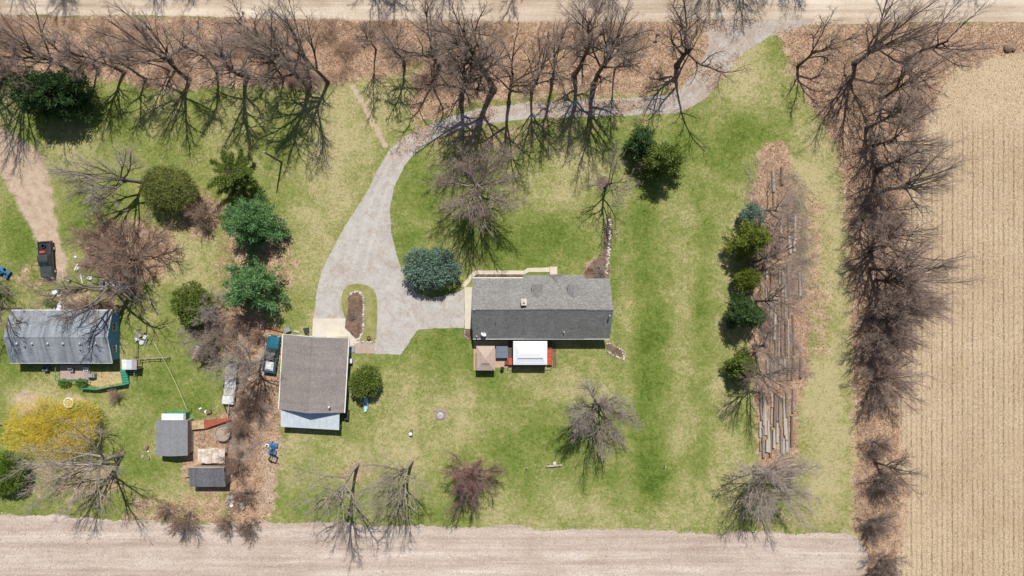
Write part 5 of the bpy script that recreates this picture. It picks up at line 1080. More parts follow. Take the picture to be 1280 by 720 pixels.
# fire pit
x, y, _ = W(550.5, 518.5); fp = thing('fire_pit', 'round stone fire pit with pale ash on a scorched patch of lawn', 'fire pit', (x, y, 0))
sheet('scorched_soil', ragged([(1.05 * math.cos(a * .314), 1.05 * math.sin(a * .314)) for a in range(20)], 0.2, 0.08, 51), 0.006, 'burnt_soil', fp)
for k in range(14): a = k * 2 * math.pi / 14; MB().bbox(-0.13, 0.13, -0.11, 0.11, 0, 0.24, 0.03).build('ring_block', 'stone_grey', fp, (0.62 * math.cos(a), 0.62 * math.sin(a), 0), a + math.pi / 2)
MB().lathe([(0.48, 0.01), (0.44, 0.08), (0.2, 0.12), (0.02, 0.13)], 16).build('ash', 'ash', fp)
for k in range(3): a = k * 1.05; MB().tube([(0.3 * math.cos(a), 0.3 * math.sin(a), 0.14), (-0.3 * math.cos(a), -0.3 * math.sin(a), 0.18)], 0.04, 6).build('charred_log', 'log_pale', fp)
# bench on stumps, posts, barrel
x, y, _ = W(692.5, 581); bn = thing('plank_bench', 'pale plank bench on two stumps with a round pot standing behind', 'bench', (x, y, 0), math.radians(5)); MB().box(-1.15, 1.15, -0.14, 0.14, 0.46, 0.52).build('seat', 'log_pale', bn)
for sx in (-0.85, 0.75): MB().lathe([(0.2, 0), (0.18, 0.4), (0.17, 0.457)], 10, (sx, 0)).build('leg', 'bark_post', bn)
x, y, _ = W(693, 578.5); pt = thing('pot', 'round cream pot on the lawn behind the plank bench', 'pot', (x, y, 0)); MB().lathe([(0.16, 0), (0.28, 0.2), (0.29, 0.36), (0.22, 0.45)], 14).build('body', 'concrete_light', pt); MB().lathe([(0.215, 0.451), (0.24, 0.5), (0.1, 0.55)], 12).build('lid', 'concrete_light', pt)
GP = 'stake posts on the back lawn'
for px, py in ((658.5, 583), (830.5, 582)):
    x, y, _ = W(px, py); sp = thing('stake_post', 'short white-topped stake post on the back lawn', 'post', (x, y, 0), 0, GP); MB().lathe([(0.05, -0.1), (0.05, 0.8)], 8).build('stake', 'bark_post', sp); MB().lathe([(0.08, 0.8), (0.08, 0.9), (0.03, 0.95)], 8).build('cap', 'plastic_white', sp)
x, y, _ = W(514, 541.5); br = thing('barrel', 'green barrel with a white lid beside a brown stump on the lawn', 'barrel', (x, y, 0)); MB().lathe([(0.24, 0), (0.28, 0.3), (0.25, 0.62)], 14).build('body', 'green_paint', br); MB().lathe([(0.26, 0.622), (0.26, 0.67), (0.08, 0.70)], 14).build('lid', 'plastic_white', br)
x, y, _ = W(514.5, 538.5); st = MB().lathe([(0.24, -0.05), (0.2, 0.2), (0.19, 0.34)], 10).build('tree_stump', 'log_brown', None, (x, y, 0)); tag(st, 'short brown tree stump beside the green barrel', 'stump')

# kayak under the cedar
x, y, _ = W(457.5, 505); ky = thing('kayak', 'small pale blue kayak with a dark cockpit lying in the shade of the round cedar', 'kayak', (x, y, 0), math.radians(-2))
hl = MB(); secs = 13; ring = 10; hv = []; 
for i in range(secs):
    s = -1 + 2 * i / (secs - 1); w = 0.36 * (1 - abs(s) ** 3.2) ** 0.6 + 0.02; hgt = 0.30 + 0.06 * s * s; 
    for k in range(ring): a = 2 * math.pi * k / ring; hv.append((w * math.cos(a), 1.12 * s, 0.17 + 0.08 * s * s + 0.16 * math.sin(a) * (1 - 0.5 * abs(s) ** 3)))
hl.add(hv, [(i * ring + k, i * ring + (k + 1) % ring, (i + 1) * ring + (k + 1) % ring, (i + 1) * ring + k) for i in range(secs - 1) for k in range(ring)] + [tuple(range(ring))[::-1], tuple(range((secs - 1) * ring, secs * ring))]); o = hl.build('hull', 'paint_sky', ky)
for p in o.data.polygons: p.use_smooth = True
MB().lathe([(0.19, 0.30), (0.22, 0.345), (0.20, 0.36), (0.15, 0.335), (0.05, 0.31)], 16).build('cockpit', 'plastic_black', ky); MB().bbox(-0.15, 0.15, -1.12, -0.9, 0.24, 0.40, 0.05).build('bow_cap', 'plastic_white', ky)
# ------------------------------------------------------------------ vehicles
def wheel(root, x, y, r=0.38, w=0.24):
    M = Matrix.Rotation(math.pi / 2, 4, 'Y')
    t = MB().lathe([(r * 0.6, -w / 2), (r * 0.96, -w / 2), (r, -w / 2 + 0.04), (r, w / 2 - 0.04), (r * 0.96, w / 2), (r * 0.6, w / 2)], 20, M=M).build('wheel', 'rubber', root, (x, y, r))
    MB().lathe([(r * 0.58, -w / 2 - 0.01), (r * 0.5, -w / 2 + 0.03), (r * 0.5, w / 2 - 0.03), (r * 0.58, w / 2 + 0.01)], 14, M=M).build('rim', 'chrome', t)
def loft(rows, name, mat, root, smooth=True):
    """rows of (y, [(x,z)...]) half outline mirrored in x"""
    m = MB(); n = None
    for y, prof in rows:
        full = [(x, z) for x, z in prof] + [(-x, z) for x, z in prof[::-1]]; n = len(full); m.v += [(x, y, z) for x, z in full]
    k = len(rows); m.f = [(i * n + j, i * n + (j + 1) % n, (i + 1) * n + (j + 1) % n, (i + 1) * n + j) for i in range(k - 1) for j in range(n)] + [tuple(range(n))[::-1], tuple(range((k - 1) * n, k * n))]
    return m.build(name, mat, root)
def pickup(name, label, loc, rz, paint, roofp):
    """front towards +y"""
    t = thing(name, label, 'pickup truck', loc, rz); H = 0.96
    b = lambda w, z1, z0=0.45: [(w - 0.06, z0), (w, z0 + 0.1), (w, z1 - 0.14), (w - 0.08, z1)]
    loft([(-2.75, b(0.93, 0.95)), (-0.62, b(0.97, 0.98)), (0.95, b(0.97, 1.0)), (2.2, b(0.95, 0.98)), (2.62, b(0.90, 0.88)), (2.74, b(0.80, 0.74))], 'body', paint, t)
    hood = loft([(0.98, [(0.86, 0.97), (0.86, 1.06), (0.5, 1.10)]), (1.7, [(0.85, 0.96), (0.84, 1.05), (0.45, 1.09)]), (2.5, [(0.78, 0.9), (0.76, 0.96), (0.4, 1.0)]), (2.66, [(0.7, 0.82), (0.68, 0.88), (0.4, 0.9)])], 'hood', paint, t)
    cab = loft([(-0.72, [(0.88, 0.97), (0.88, 1.05), (0.70, 1.72), (0.62, 1.74)]), (-0.6, [(0.92, 0.97), (0.91, 1.06), (0.73, 1.76), (0.6, 1.79)]), (0.1, [(0.93, 0.97), (0.92, 1.06), (0.74, 1.78), (0.6, 1.81)]), (0.35, [(0.93, 0.97), (0.92, 1.06), (0.73, 1.72), (0.6, 1.75)]), (1.0, [(0.92, 0.97), (0.91, 1.05), (0.86, 1.08), (0.6, 1.09)])], 'cab', roofp, t)
    MB().add([(-0.64, 0.39, 1.725), (0.64, 0.39, 1.725), (0.8, 0.98, 1.12), (-0.8, 0.98, 1.12), (-0.64, 0.36, 1.69), (0.64, 0.36, 1.69), (0.8, 0.95, 1.08), (-0.8, 0.95, 1.08)], [(0, 1, 2, 3), (7, 6, 5, 4), (0, 4, 5, 1), (1, 5, 6, 2), (2, 6, 7, 3), (3, 7, 4, 0)]).build('windshield', 'glass_dark', t)
    MB().add([(-0.62, -0.725, 1.68), (0.62, -0.725, 1.68), (0.72, -0.745, 1.15), (-0.72, -0.745, 1.15), (-0.62, -0.70, 1.68), (0.62, -0.70, 1.68), (0.72, -0.70, 1.15), (-0.72, -0.70, 1.15)], [(3, 2, 1, 0), (4, 5, 6, 7), (0, 1, 5, 4), (2, 3, 7, 6)]).build('rear_window', 'glass_dark', t)
    for s in (-1, 1):
        MB().add([(s * 0.925, -0.5, 1.1), (s * 0.925, 0.78, 1.1), (s * 0.775, 0.3, 1.68), (s * 0.775, -0.5, 1.70), (s * 0.90, -0.5, 1.1), (s * 0.90, 0.78, 1.1), (s * 0.75, 0.3, 1.68), (s * 0.75, -0.5, 1.70)], [(0, 1, 2, 3), (7, 6, 5, 4), (0, 4, 5, 1), (2, 6, 7, 3), (1, 5, 6, 2), (3, 7, 4, 0)]).build('side_window', 'glass_dark', t)
        MB().bbox(s * 1.06 - 0.09, s * 1.06 + 0.09, 0.72, 0.84, 1.08, 1.26).build('mirror', 'plastic_black', t)
        MB().box(s * 0.66 - 0.14, s * 0.66 + 0.14, 2.70, 2.77, 0.62, 0.76).build('headlight', 'plastic_white', t); MB().box(s * 0.86 - 0.07, s * 0.86 + 0.07, -2.79, -2.74, 0.68, 0.92).build('tail_light', 'tail_red', t)
        MB().box(s * 0.90 - 0.06, s * 0.90 + 0.06, -2.74, -0.78, 0.95, 1.20).build('bed_wall', paint, t)
        for y in (-1.75, 1.75): wheel(t, s * 0.86, y)
    MB().box(-0.83, 0.83, -2.74, -2.66, 0.95, 1.19).build('tailgate', paint, t); MB().box(-0.83, 0.83, -0.86, -0.78, 0.95, 1.20).build('bed_wall', paint, t); MB().box(-0.83, 0.83, -2.655, -0.865, 0.955, 0.99).build('bed_floor', 'plastic_black', t)
    MB().bbox(-0.92, 0.92, 2.70, 2.88, 0.45, 0.62).build('bumper', 'chrome', t); MB().bbox(-0.92, 0.92, -2.92, -2.76, 0.45, 0.62).build('bumper', 'chrome', t)
    MB().box(-0.48, 0.48, 2.72, 2.775, 0.62, 0.80).build('grille', 'plastic_black', t)
    return t
p = W(340, 442.5, 0.6); tk = pickup('pickup_truck', 'dark teal pickup truck with a tarp-covered load parked beside the garage', (p[0], p[1], 0), math.radians(-8), 'paint_teal', 'paint_charcoal')
# load under a white tarp
rg = np.random.default_rng(77); tm = MB(); nx_, ny_ = 8, 10
for i in range(nx_ + 1):
    for j in range(ny_ + 1):
        e = min(i, nx_ - i, j, ny_ - j); tm.v.append((-0.62 + 1.24 * i / nx_, -2.5 + 1.4 * j / ny_, 1.0 + (0.28 * min(1, e / 2) + rg.normal(0, 0.035) if e else 0)))
tm.f = [(i * (ny_ + 1) + j, (i + 1) * (ny_ + 1) + j, (i + 1) * (ny_ + 1) + j + 1, i * (ny_ + 1) + j + 1) for i in range(nx_) for j in range(ny_)]
def on(o, parent_thing):   # a thing carried by another: placed with it, but top-level
    o.matrix_basis = Matrix.LocRotScale(parent_thing.location, parent_thing.rotation_euler, None); return o
o = on(tm.build('tarp', 'tarp_white'), tk); tag(o, 'crumpled white tarp over the load in the teal pickup bed', 'tarp')
p = W(59, 325, 0.6); tk2 = pickup('pickup_truck', 'charcoal pickup truck with a spare tyre in its bed on the dirt track', (p[0], p[1], 0), math.radians(183), 'paint_charcoal', 'paint_charcoal')
o = on(MB().lathe([(0.2, 1.0), (0.36, 1.0), (0.40, 1.05), (0.40, 1.18), (0.36, 1.23), (0.2, 1.23), (0.2, 1.0)], 20, (0.15, -2.1)).build('spare_tyre', 'rubber'), tk2); tag(o, 'spare tyre lying in the charcoal pickup bed', 'tyre')
o = on(MB().bbox(-0.1, 0.75, -1.35, -1.0, 1.0, 1.22).build('toolbox', 'paint_red'), tk2); tag(o, 'red toolbox in the charcoal pickup bed', 'toolbox')
def sedan(loc, rz):
    t = thing('sedan', 'silver sedan parked under the huge old tree by the dirt track', 'car', loc, rz)
    b = lambda w, z1, z0=0.3: [(w - 0.08, z0), (w, z0 + 0.12), (w, z1 - 0.16), (w - 0.12, z1)]
    loft([(-2.2, b(0.72, 0.72)), (-2.0, b(0.82, 0.88)), (-1.0, b(0.87, 0.95)), (0.8, b(0.87, 0.93)), (1.8, b(0.84, 0.82)), (2.2, b(0.70, 0.62))], 'body', 'paint_white_car', t)
    loft([(-1.55, [(0.72, 0.88), (0.70, 0.95), (0.5, 0.97)]), (-0.85, [(0.80, 0.9), (0.62, 1.36), (0.45, 1.39)]), (0.15, [(0.80, 0.9), (0.62, 1.38), (0.45, 1.41)]), (0.95, [(0.76, 0.88), (0.72, 0.95), (0.5, 0.96)])], 'roof', 'paint_white_car', t)
    MB().add([(-0.55, 0.22, 1.36), (0.55, 0.22, 1.36), (0.68, 0.88, 1.0), (-0.68, 0.88, 1.0), (-0.55, 0.2, 1.30), (0.55, 0.2, 1.30), (0.68, 0.86, 0.94), (-0.68, 0.86, 0.94)], [(0, 1, 2, 3), (7, 6, 5, 4), (0, 4, 5, 1), (1, 5, 6, 2), (2, 6, 7, 3), (3, 7, 4, 0)]).build('windshield', 'glass_dark', t)
    MB().add([(-0.55, -0.92, 1.355), (0.55, -0.92, 1.355), (0.64, -1.45, 1.03), (-0.64, -1.45, 1.03), (-0.55, -0.9, 1.29), (0.55, -0.9, 1.29), (0.64, -1.43, 0.97), (-0.64, -1.43, 0.97)], [(3, 2, 1, 0), (4, 5, 6, 7), (0, 1, 5, 4), (2, 3, 7, 6), (1, 2, 6, 5), (3, 0, 4, 7)]).build('rear_window', 'glass_dark', t)
    for s in (-1, 1):
        for y in (-1.4, 1.35): wheel(t, s * 0.78, y, 0.32, 0.2)
        MB().box(s * 0.55 - 0.14, s * 0.55 + 0.14, 2.12, 2.2, 0.52, 0.62).build('headlight', 'plastic_white', t); MB().box(s * 0.58 - 0.12, s * 0.58 + 0.12, -2.22, -2.12, 0.6, 0.72).build('tail_light', 'tail_red', t)
p = W(143, 357.5, 0.5); sedan((p[0], p[1], 0), math.radians(-96))
def atv(name, label, px, py, rz, mat):
    x, y, _ = W(px, py); t = thing(name, label, 'vehicle', (x, y, 0), rz)
    MB().bbox(-0.22, 0.22, -0.75, 0.8, 0.35, 0.62, 0.08).build('body', mat, t); MB().bbox(-0.16, 0.16, -0.5, 0.1, 0.622, 0.78, 0.06).build('seat', 'plastic_black', t)
    MB().tube([(-0.4, 0.35, 0.98), (0, 0.45, 0.92), (0.4, 0.35, 0.98)], 0.02, 6).box(-0.03, 0.03, 0.4, 0.5, 0.6, 0.92).build('handlebar', 'black_metal', t)
    for s in (-1, 1):
        for q in (-0.55, 0.6): wheel(t, s * 0.42, q, 0.26, 0.24); MB().bbox(s * 0.42 - 0.17, s * 0.42 + 0.17, q - 0.3, q + 0.3, 0.535, 0.60, 0.03).build('fender', mat, t)
    return t
atv('lawn_tractor', 'small blue riding mower standing beside the garage scrub', 342.5, 560, math.radians(-12), 'plastic_blue')
atv('quad_bike', 'red and blue quad bike in the shade of the crooked tree', 8, 341, math.radians(60), 'plastic_blue')
x, y, _ = W(334.5, 556.5); bk = thing('push_mower', 'white push mower next to the blue riding mower', 'mower', (x, y, 0), math.radians(75)); MB().bbox(-0.27, 0.27, -0.3, 0.3, 0.12, 0.30, 0.06).build('deck', 'plastic_white', bk); MB().lathe([(0.14, 0.30), (0.14, 0.42), (0.05, 0.46)], 10).build('engine', 'black_metal', bk); MB().tube([(-0.2, -0.28, 0.3), (-0.2, -0.9, 0.9), (0.2, -0.9, 0.9), (0.2, -0.28, 0.3)], 0.016, 6).build('handle', 'black_metal', bk)
for sx in (-0.3, 0.3):
    for sy in (-0.22, 0.22): MB().lathe([(0.1, -0.025), (0.1, 0.025)], 10, M=Matrix.Rotation(math.pi / 2, 4, 'Y')).build('wheel', 'rubber', bk, (sx, sy, 0.1))
x, y, _ = W(342.5, 572.5); cf = thing('metal_cart', 'empty black metal cart frame on the bare soil by the scrub', 'cart', (x, y, 0), math.radians(-22))
MB().box(-0.6, 0.6, 0.42, 0.5, 0.3, 0.5).box(-0.6, 0.6, -0.5, -0.42, 0.3, 0.5).box(-0.6, -0.52, -0.41, 0.41, 0.3, 0.5).box(0.52, 0.6, -0.41, 0.41, 0.3, 0.5).build('frame', 'black_metal', cf); MB().tube([(0.6, -0.3, 0.36), (1.15, -0.55, 0.3)], 0.03, 6).build('tongue', 'black_metal', cf); MB().tube([(-0.2, -0.6, 0.2), (-0.2, 0.6, 0.2)], 0.025, 6).box(-0.24, -0.16, -0.46, -0.42, 0.2, 0.3).box(-0.24, -0.16, 0.42, 0.46, 0.2, 0.3).build('axle', 'black_metal', cf)
for s in (-1, 1): MB().lathe([(0.2, -0.05), (0.2, 0.05)], 14, M=Matrix.Rotation(math.pi / 2, 4, 'X')).build('wheel', 'rubber', cf, (-0.2, s * 0.62, 0.2))

# ------------------------------------------------------------------ the yard's clutter
def trailer():
    a = W(287, 480, 0.9); t = thing('trailer', 'long flat trailer stacked with pale weathered sheets', 'trailer', (a[0], a[1], 0), math.radians(-5)); L, w = 3.1, 0.85
    MB().box(-w, w, -L, L, 0.55, 0.65).box(-0.06, 0.06, -L - 2.2, -L, 0.5, 0.58).build('bed', 'wood_grey', t)
    MB().tube([(-w, -L, 0.54), (0, -L - 1.7, 0.54)], 0.05, 6).tube([(w, -L, 0.54), (0, -L - 1.7, 0.54)], 0.05, 6).box(-0.05, 0.05, -L - 2.1, -L - 2.0, 0.0, 0.5).build('tongue', 'black_metal', t)
    for s in (-1, 1):
        for y in (-0.4, 0.4): wheel(t, s * 0.95, y, 0.33, 0.2)
    rg = random.Random(5); y = -L + 0.05; k = 0
    while y < L - 0.5:
        d = rg.uniform(0.9, 1.5); d = min(d, L - y - 0.02); z = 0.653
        for j in range(rg.randint(2, 4)):
            h = rg.uniform(0.05, 0.12); MB().box(-w + rg.uniform(-.05, .08), w - rg.uniform(-.05, .08), y + 0.02, y + d - 0.02, z, z + h).build('weathered_sheet', ('tarp_white', 'galvanised', 'stone_pale')[(k + j) % 3], t); z += h + 0.003
        y += d; k += 1
trailer()
x, y, _ = W(283, 541, 0); tank = thing('stock_tank', 'round galvanised stock tank full of leaves by the trailer tongue', 'tank', (x - 0.2, y + 0.1, 0)); o = MB().lathe([(1.10, 0), (1.14, 0.45), (1.12, 0.5), (1.15, 0.55), (1.15, 0.95), (1.19, 1.0), (1.10, 1.0), (1.06, 0.78)], 28).build('tub', 'galvanised', tank); MB().lathe([(1.05, 0.70), (1.05, 0.80), (0.4, 0.84)], 24).build('leaf_fill', 'burnt_soil', tank)
def implement():
    x, y, _ = W(262, 530, 0.8); t = thing('farm_implement', 'rusty red and cream hay wagon frame lying between the shed and the tank', 'implement', (x, y, 0), math.radians(5))
    MB().box(-3.1, -0.9, -0.65, 0.65, 0.55, 0.66).build('cream_panel', 'rust_cream', t)
    MB().add([(-0.88, -0.7, 0.6), (3.2, 0.35, 0.75), (3.2, 0.62, 0.75), (-0.88, 0.62, 0.6), (-0.88, -0.7, 0.5), (3.2, 0.35, 0.66), (3.2, 0.62, 0.66), (-0.88, 0.62, 0.5)], [(0, 1, 2, 3), (7, 6, 5, 4), (0, 4, 5, 1), (1, 5, 6, 2), (2, 6, 7, 3), (3, 7, 4, 0)]).build('red_panel', 'rust_red', t)
    MB().tube([(-3.0, -0.5, 0.5), (3.0, 0.3, 0.5)], 0.06, 6).tube([(-3.0, 0.5, 0.5), (3.1, 0.55, 0.5)], 0.06, 6).build('frame', 'rust_red', t)
    for q in (-2.2, 1.8):
        for s in (-0.6, 0.5): MB().lathe([(0.3, -0.05), (0.3, 0.05)], 14, M=Matrix.Rotation(math.pi / 2, 4, 'X')).build('wheel', 'rubber', t, (q, s, 0.3))
implement()
def junk(label, px, py, n, spread, mats, seed, name='junk_pile'):
    rg = random.Random(seed); x, y, _ = W(px, py); t = thing(name, label, 'junk', (x, y, 0)); kinds = ('box', 'bucket', 'board', 'sack')
    for i in range(n):
        k = rg.choice(kinds); a = rg.uniform(0, 6.28); px_, py_ = rg.gauss(0, spread), rg.gauss(0, spread); m = MB(); s = rg.uniform(0.18, 0.38)
        if k == 'box': m.bbox(-s, s, -s * 0.7, s * 0.7, 0, s * 1.2, 0.02)
        elif k == 'bucket': m.lathe([(s * 0.55, 0), (s * 0.7, s * 1.1), (s * 0.74, s * 1.12), (s * 0.6, s * 1.08), (s * 0.5, s * 0.3)], 12)
        elif k == 'board': m.box(-s * 2, s * 2, -0.08, 0.08, 0.05, 0.09, Matrix.Rotation(rg.uniform(0.05, 0.3), 4, 'Y') @ Matrix.Translation((0, 0, 0.12)))
        else: m.lathe([(s * 0.9, 0), (s * 1.1, s * 0.35), (s * 0.8, s * 0.75), (s * 0.2, s * 0.85)], 9)
        m.build(k, rg.choice(mats), t, (px_, py_, 0), a)
junk('scattered white and grey household junk dumped by the small shed', 295, 622, 16, 0.7, ['plastic_white', 'galvanised', 'plastic_grey', 'rust_red', 'wood_grey', 'plastic_blue'], 1)
junk('heap of buckets and pale boxes near the boxwood of the blue-sided house', 72, 367, 9, 0.45, ['galvanised', 'plastic_grey', 'plastic_white', 'wood_grey', 'vinyl_slate'], 2)
junk('heap of blue-grey bins beside the blue gable wall', 176, 424, 9, 0.5, ['vinyl_slate', 'plastic_grey', 'plastic_white', 'galvanised'], 3)
junk('loose buckets and boxes against the trees beside the silver car', 100, 343, 8, 0.9, ['wood_grey', 'galvanised', 'plastic_white', 'stone_grey'], 4)
junk('pale rubble at the corner of the bungalow behind the bushes', 76, 384, 8, 0.5, ['stone_pale', 'plastic_white', 'stone_grey'], 6)
junk('few white scraps lying on the soil between hutch and tank', 258, 516, 4, 0.4, ['plastic_white', 'wood_tan', 'log_brown'], 7)
junk('white scraps and sticks at the back corner of the garden shed', 188, 566, 6, 0.6, ['plastic_white', 'wood_grey', 'log_brown'], 8)
# deck, green fence and lean-to by the bungalow
def side_yard():
    A, B = W(75, 456, 0.3), W(112, 474.5, 0.3); t = thing('porch_deck', 'weathered deck with green railings at the back of the bungalow', 'deck', (A[0], B[1], 0)); w, d = B[0] - A[0], A[1] - B[1]; n = 12
    for k in range(n): MB().box(0.02, w - 0.02, d * k / n + 0.01, d * (k + 1) / n - 0.01, 0.26, 0.30).build('deck_board', 'wood_pink', t)
    MB().box(0, w, 0.02, 0.1, 0, 0.255).box(0, w, d - 0.1, d - 0.02, 0, 0.255).box(0.0, 0.08, 0.11, d - 0.11, 0, 0.255).box(w - 0.08, w, 0.11, d - 0.11, 0, 0.255).build('rim', 'wood_grey', t)
    for x in (-0.08, w * 0.35, w * 0.62, w): MB().box(x, x + 0.09, -0.1, -0.01, 0, 1.25).build('post', 'green_paint', t)
    MB().box(-0.08, w + 0.09, -0.1, -0.01, 1.253, 1.32).box(-0.1, -0.01, 0.0, d, 1.253, 1.32).build('rail', 'green_paint', t); MB().box(-0.08, 0.01, d - 0.09, d, 0, 1.25).build('post', 'green_paint', t)
    pts = [W(104, 484.5), W(126, 486), W(140, 483), W(162, 479.5)]; f = thing('board_fence', 'low green board fence round the sandy side yard of the bungalow', 'fence', pts[0])
    for a, b in zip(pts[:-1], pts[1:]):
        a, b = Vector(a), Vector(b); L = (b - a).length; k = int(L / 0.45); an = math.atan2(b.y - a.y, b.x - a.x)
        for i in range(k):
            q = a.lerp(b, (i + 0.5) / k) - Vector(pts[0]); MB().box(-L / k / 2 + 0.01, L / k / 2 - 0.01, -0.02, 0.02, 0.05, 1.12 + 0.05 * (i % 2)).build('board', 'green_paint', f, q, an)
        MB().box(0, L, 0.022, 0.07, 0.3, 0.38).box(0, L, 0.022, 0.07, 0.85, 0.93).build('rail', 'green_paint', f, a - Vector(pts[0]), an)
    x, y, _ = W(158, 471); s = thing('wooden_steps', 'narrow green wooden steps beside the lean-to of the bungalow', 'steps', (x, y, 0))
    for k in range(6): MB().box(-0.5, 0.5, -1.2 + k * 0.4, -0.85 + k * 0.4, 0.1 + k * 0.14, 0.15 + k * 0.14).build('tread', 'green_paint', s)
    for q in (-0.5, 0.44): MB().add([(q, -1.2, 0), (q, -1.2, 0.1), (q, 1.2, 0.92), (q, 1.2, 0.0), (q + 0.06, -1.2, 0), (q + 0.06, -1.2, 0.1), (q + 0.06, 1.2, 0.92), (q + 0.06, 1.2, 0)], [(0, 1, 2, 3), (7, 6, 5, 4), (0, 4, 5, 1), (1, 5, 6, 2), (2, 6, 7, 3), (3, 7, 4, 0)]).build('stringer', 'green_paint', s)
    A, B = W(152, 449.5, 2.0), W(171, 462, 2.0); l = thing('lean_to', 'little lean-to roofed with pale metal sheets at the bungalow gable', 'shed', ((A[0] + B[0]) / 2, (A[1] + B[1]) / 2, 0)); w, d = (B[0] - A[0]) / 2, (A[1] - B[1]) / 2
    for k in range(3): MB().box(-w + k * 2 * w / 3 + 0.01, -w + (k + 1) * 2 * w / 3 - 0.01, -d, d, 1.95 + 0.02 * k, 1.98 + 0.02 * k).build('metal_sheet', ('tarp_white', 'metal_pale', 'galvanised')[k], l)
    for x in (-w + 0.1, w - 0.1):
        for y in (-d + 0.1, d - 0.1): MB().box(x - 0.05, x + 0.05, y - 0.05, y + 0.05, 0, 1.94).build('post', 'wood_grey', l)
    MB().box(-w + 0.16, w - 0.16, -d + 0.08, -d + 0.12, 0.05, 1.9).build('wall', 'wood_grey', l)
    sheet('bare_yard', ragged(wp([(111, 466), (151, 464), (153, 478), (140, 481), (126, 484), (108, 481)]), 0.3, 0.1, 61), 0.006, 'straw_ground')['kind'] = 'structure'
m_flat('straw_ground', [(0.36, (0.30, 0.22, 0.10)), (0.52, (0.46, 0.36, 0.18)), (0.7, (0.58, 0.48, 0.28))], 5.0, 1.0)
side_yard()
for nm, lb, px, py, mt in (('armchair', 'grey outdoor armchair on the bungalow deck', 93, 462, 'plastic_grey'), ('armchair', 'white outdoor armchair at the end of the bungalow deck', 110, 461, 'plastic_white')):
    x, y, _ = W(px, py); t = thing(nm, lb, 'chair', (x, y, 0.30 if px < 100 else 0.0)); MB().bbox(-0.3, 0.3, -0.3, 0.3, 0.3, 0.42, 0.03).build('seat', mt, t); MB().box(-0.3, 0.3, 0.22, 0.3, 0.423, 0.9).build('backrest', mt, t)
    for s in (-1, 1):
        MB().box(s * 0.3 - 0.04, s * 0.3 + 0.04, -0.3, 0.21, 0.55, 0.6).build('armrest', mt, t)
        for q in (-0.27, 0.18): MB().box(s * 0.29 - 0.025, s * 0.29 + 0.025, q - 0.025, q + 0.025, 0.0, 0.548 if q > -1 else 0.3).build('leg', mt, t)
x, y, _ = W(117, 469); ac = thing('grill', 'covered grey gas grill by the straw-coloured yard', 'grill', (x, y, 0)); MB().bbox(-0.55, 0.55, -0.3, 0.3, 0.02, 0.75, 0.03).build('cabinet', 'plastic_grey', ac); MB().bbox(-0.35, 0.35, -0.27, 0.27, 0.753, 1.05, 0.1).build('lid', 'galvanised', ac)
x, y, _ = W(60, 460); ac = thing('air_conditioner', 'grey air conditioner box standing in the shade behind the bungalow', 'air conditioner', (x, y, 0)); MB().bbox(-0.4, 0.4, -0.4, 0.4, 0.02, 0.8, 0.04).build('case', 'vinyl_slate', ac); MB().lathe([(0.3, 0.80), (0.3, 0.83), (0.06, 0.84)], 16).build('fan_guard', 'black_metal', ac)
x, y, _ = W(87.5, 503); pl = thing('planter_ring', 'white ring planter half hidden by the golden willow', 'planter', (x, y, 0)); MB().lathe([(0.72, 0), (0.80, 0.4), (0.72, 0.45), (0.6, 0.42), (0.58, 0.2)], 20).build('ring', 'plastic_white', pl); MB().lathe([(0.57, 0.1), (0.57, 0.26), (0.2, 0.3)], 16).build('soil', 'straw_ground', pl)
# wooden rail fence and clothes line
def rails():
    for pts, lb in (([(176, 449), (188, 448), (201, 447.5), (213, 447)], 'old wooden rail fence running out into the grass from the bungalow lean-to'), ([(175, 412), (174, 428), (173, 446), (172, 470)], 'dark wooden trellis rail beside the blue-grey bins')):
        P = [Vector(W(*p)) for p in pts]; f = thing('rail_fence', lb, 'fence', P[0])
        for p in P: MB().lathe([(0.07, -0.1), (0.06, 1.15), (0.02, 1.18)], 8).build('post', 'bark_post', f, p - P[0])
        for a, b in zip(P[:-1], P[1:]):
            for z in (0.45, 0.95): MB().tube([a - P[0] + Vector((0, 0.08, z)), b - P[0] + Vector((0, 0.08, z + 0.03))], 0.045, 6).build('rail', 'wood_grey', f)
    a, b = Vector(W(198, 425)), Vector(W(240, 510)); t = thing('clothes_line', 'thin pale clothes line strung across the neighbouring grass between two posts', 'clothes line', a)
    for p in (a, b): MB().lathe([(0.05, -0.1), (0.04, 1.7)], 8).build('post', 'wood_grey', t, p - a)
    MB().tube([(b - a) * (k / 12) + Vector((0, 0, 1.62 - 0.5 * math.sin(math.pi * k / 12))) for k in range(13)], 0.022, 5).build('line', 'rope_pale', t)
rails()
# poles
def pole(label, px, py, h, lean, arm=None, mat='bark_post'):
    x, y, _ = W(px, py); t = thing('utility_pole', label, 'pole', (x, y, 0)); MB().tube([(0, 0, -0.3), (lean[0] * 0.5, lean[1] * 0.5, h / 2), (lean[0], lean[1], h)], [0.16, 0.14, 0.11], 10).build('shaft', mat, t)
    if arm: MB().tube([(lean[0], lean[1], h - 0.3), (lean[0] + arm[0], lean[1] + arm[1], h)], 0.04, 6).lathe([(0.16, h - 0.1), (0.12, h + 0.05), (0.04, h + 0.1)], 10, (lean[0] + arm[0], lean[1] + arm[1])).build('lamp_arm', 'galvanised', t)
    else: MB().lathe([(0.13, h), (0.13, h + 0.06), (0.03, h + 0.1)], 10, (lean[0], lean[1])).build('cap', 'galvanised', t)
pole('dark wooden utility pole in the grass beside the three evergreens', 352, 203, 7.5, (0, 0.1))
pole('slim yard light pole with a short arm beside the bare tan patch', 13, 529, 4.5, (0, 0.1), (-0.8, 0.0))
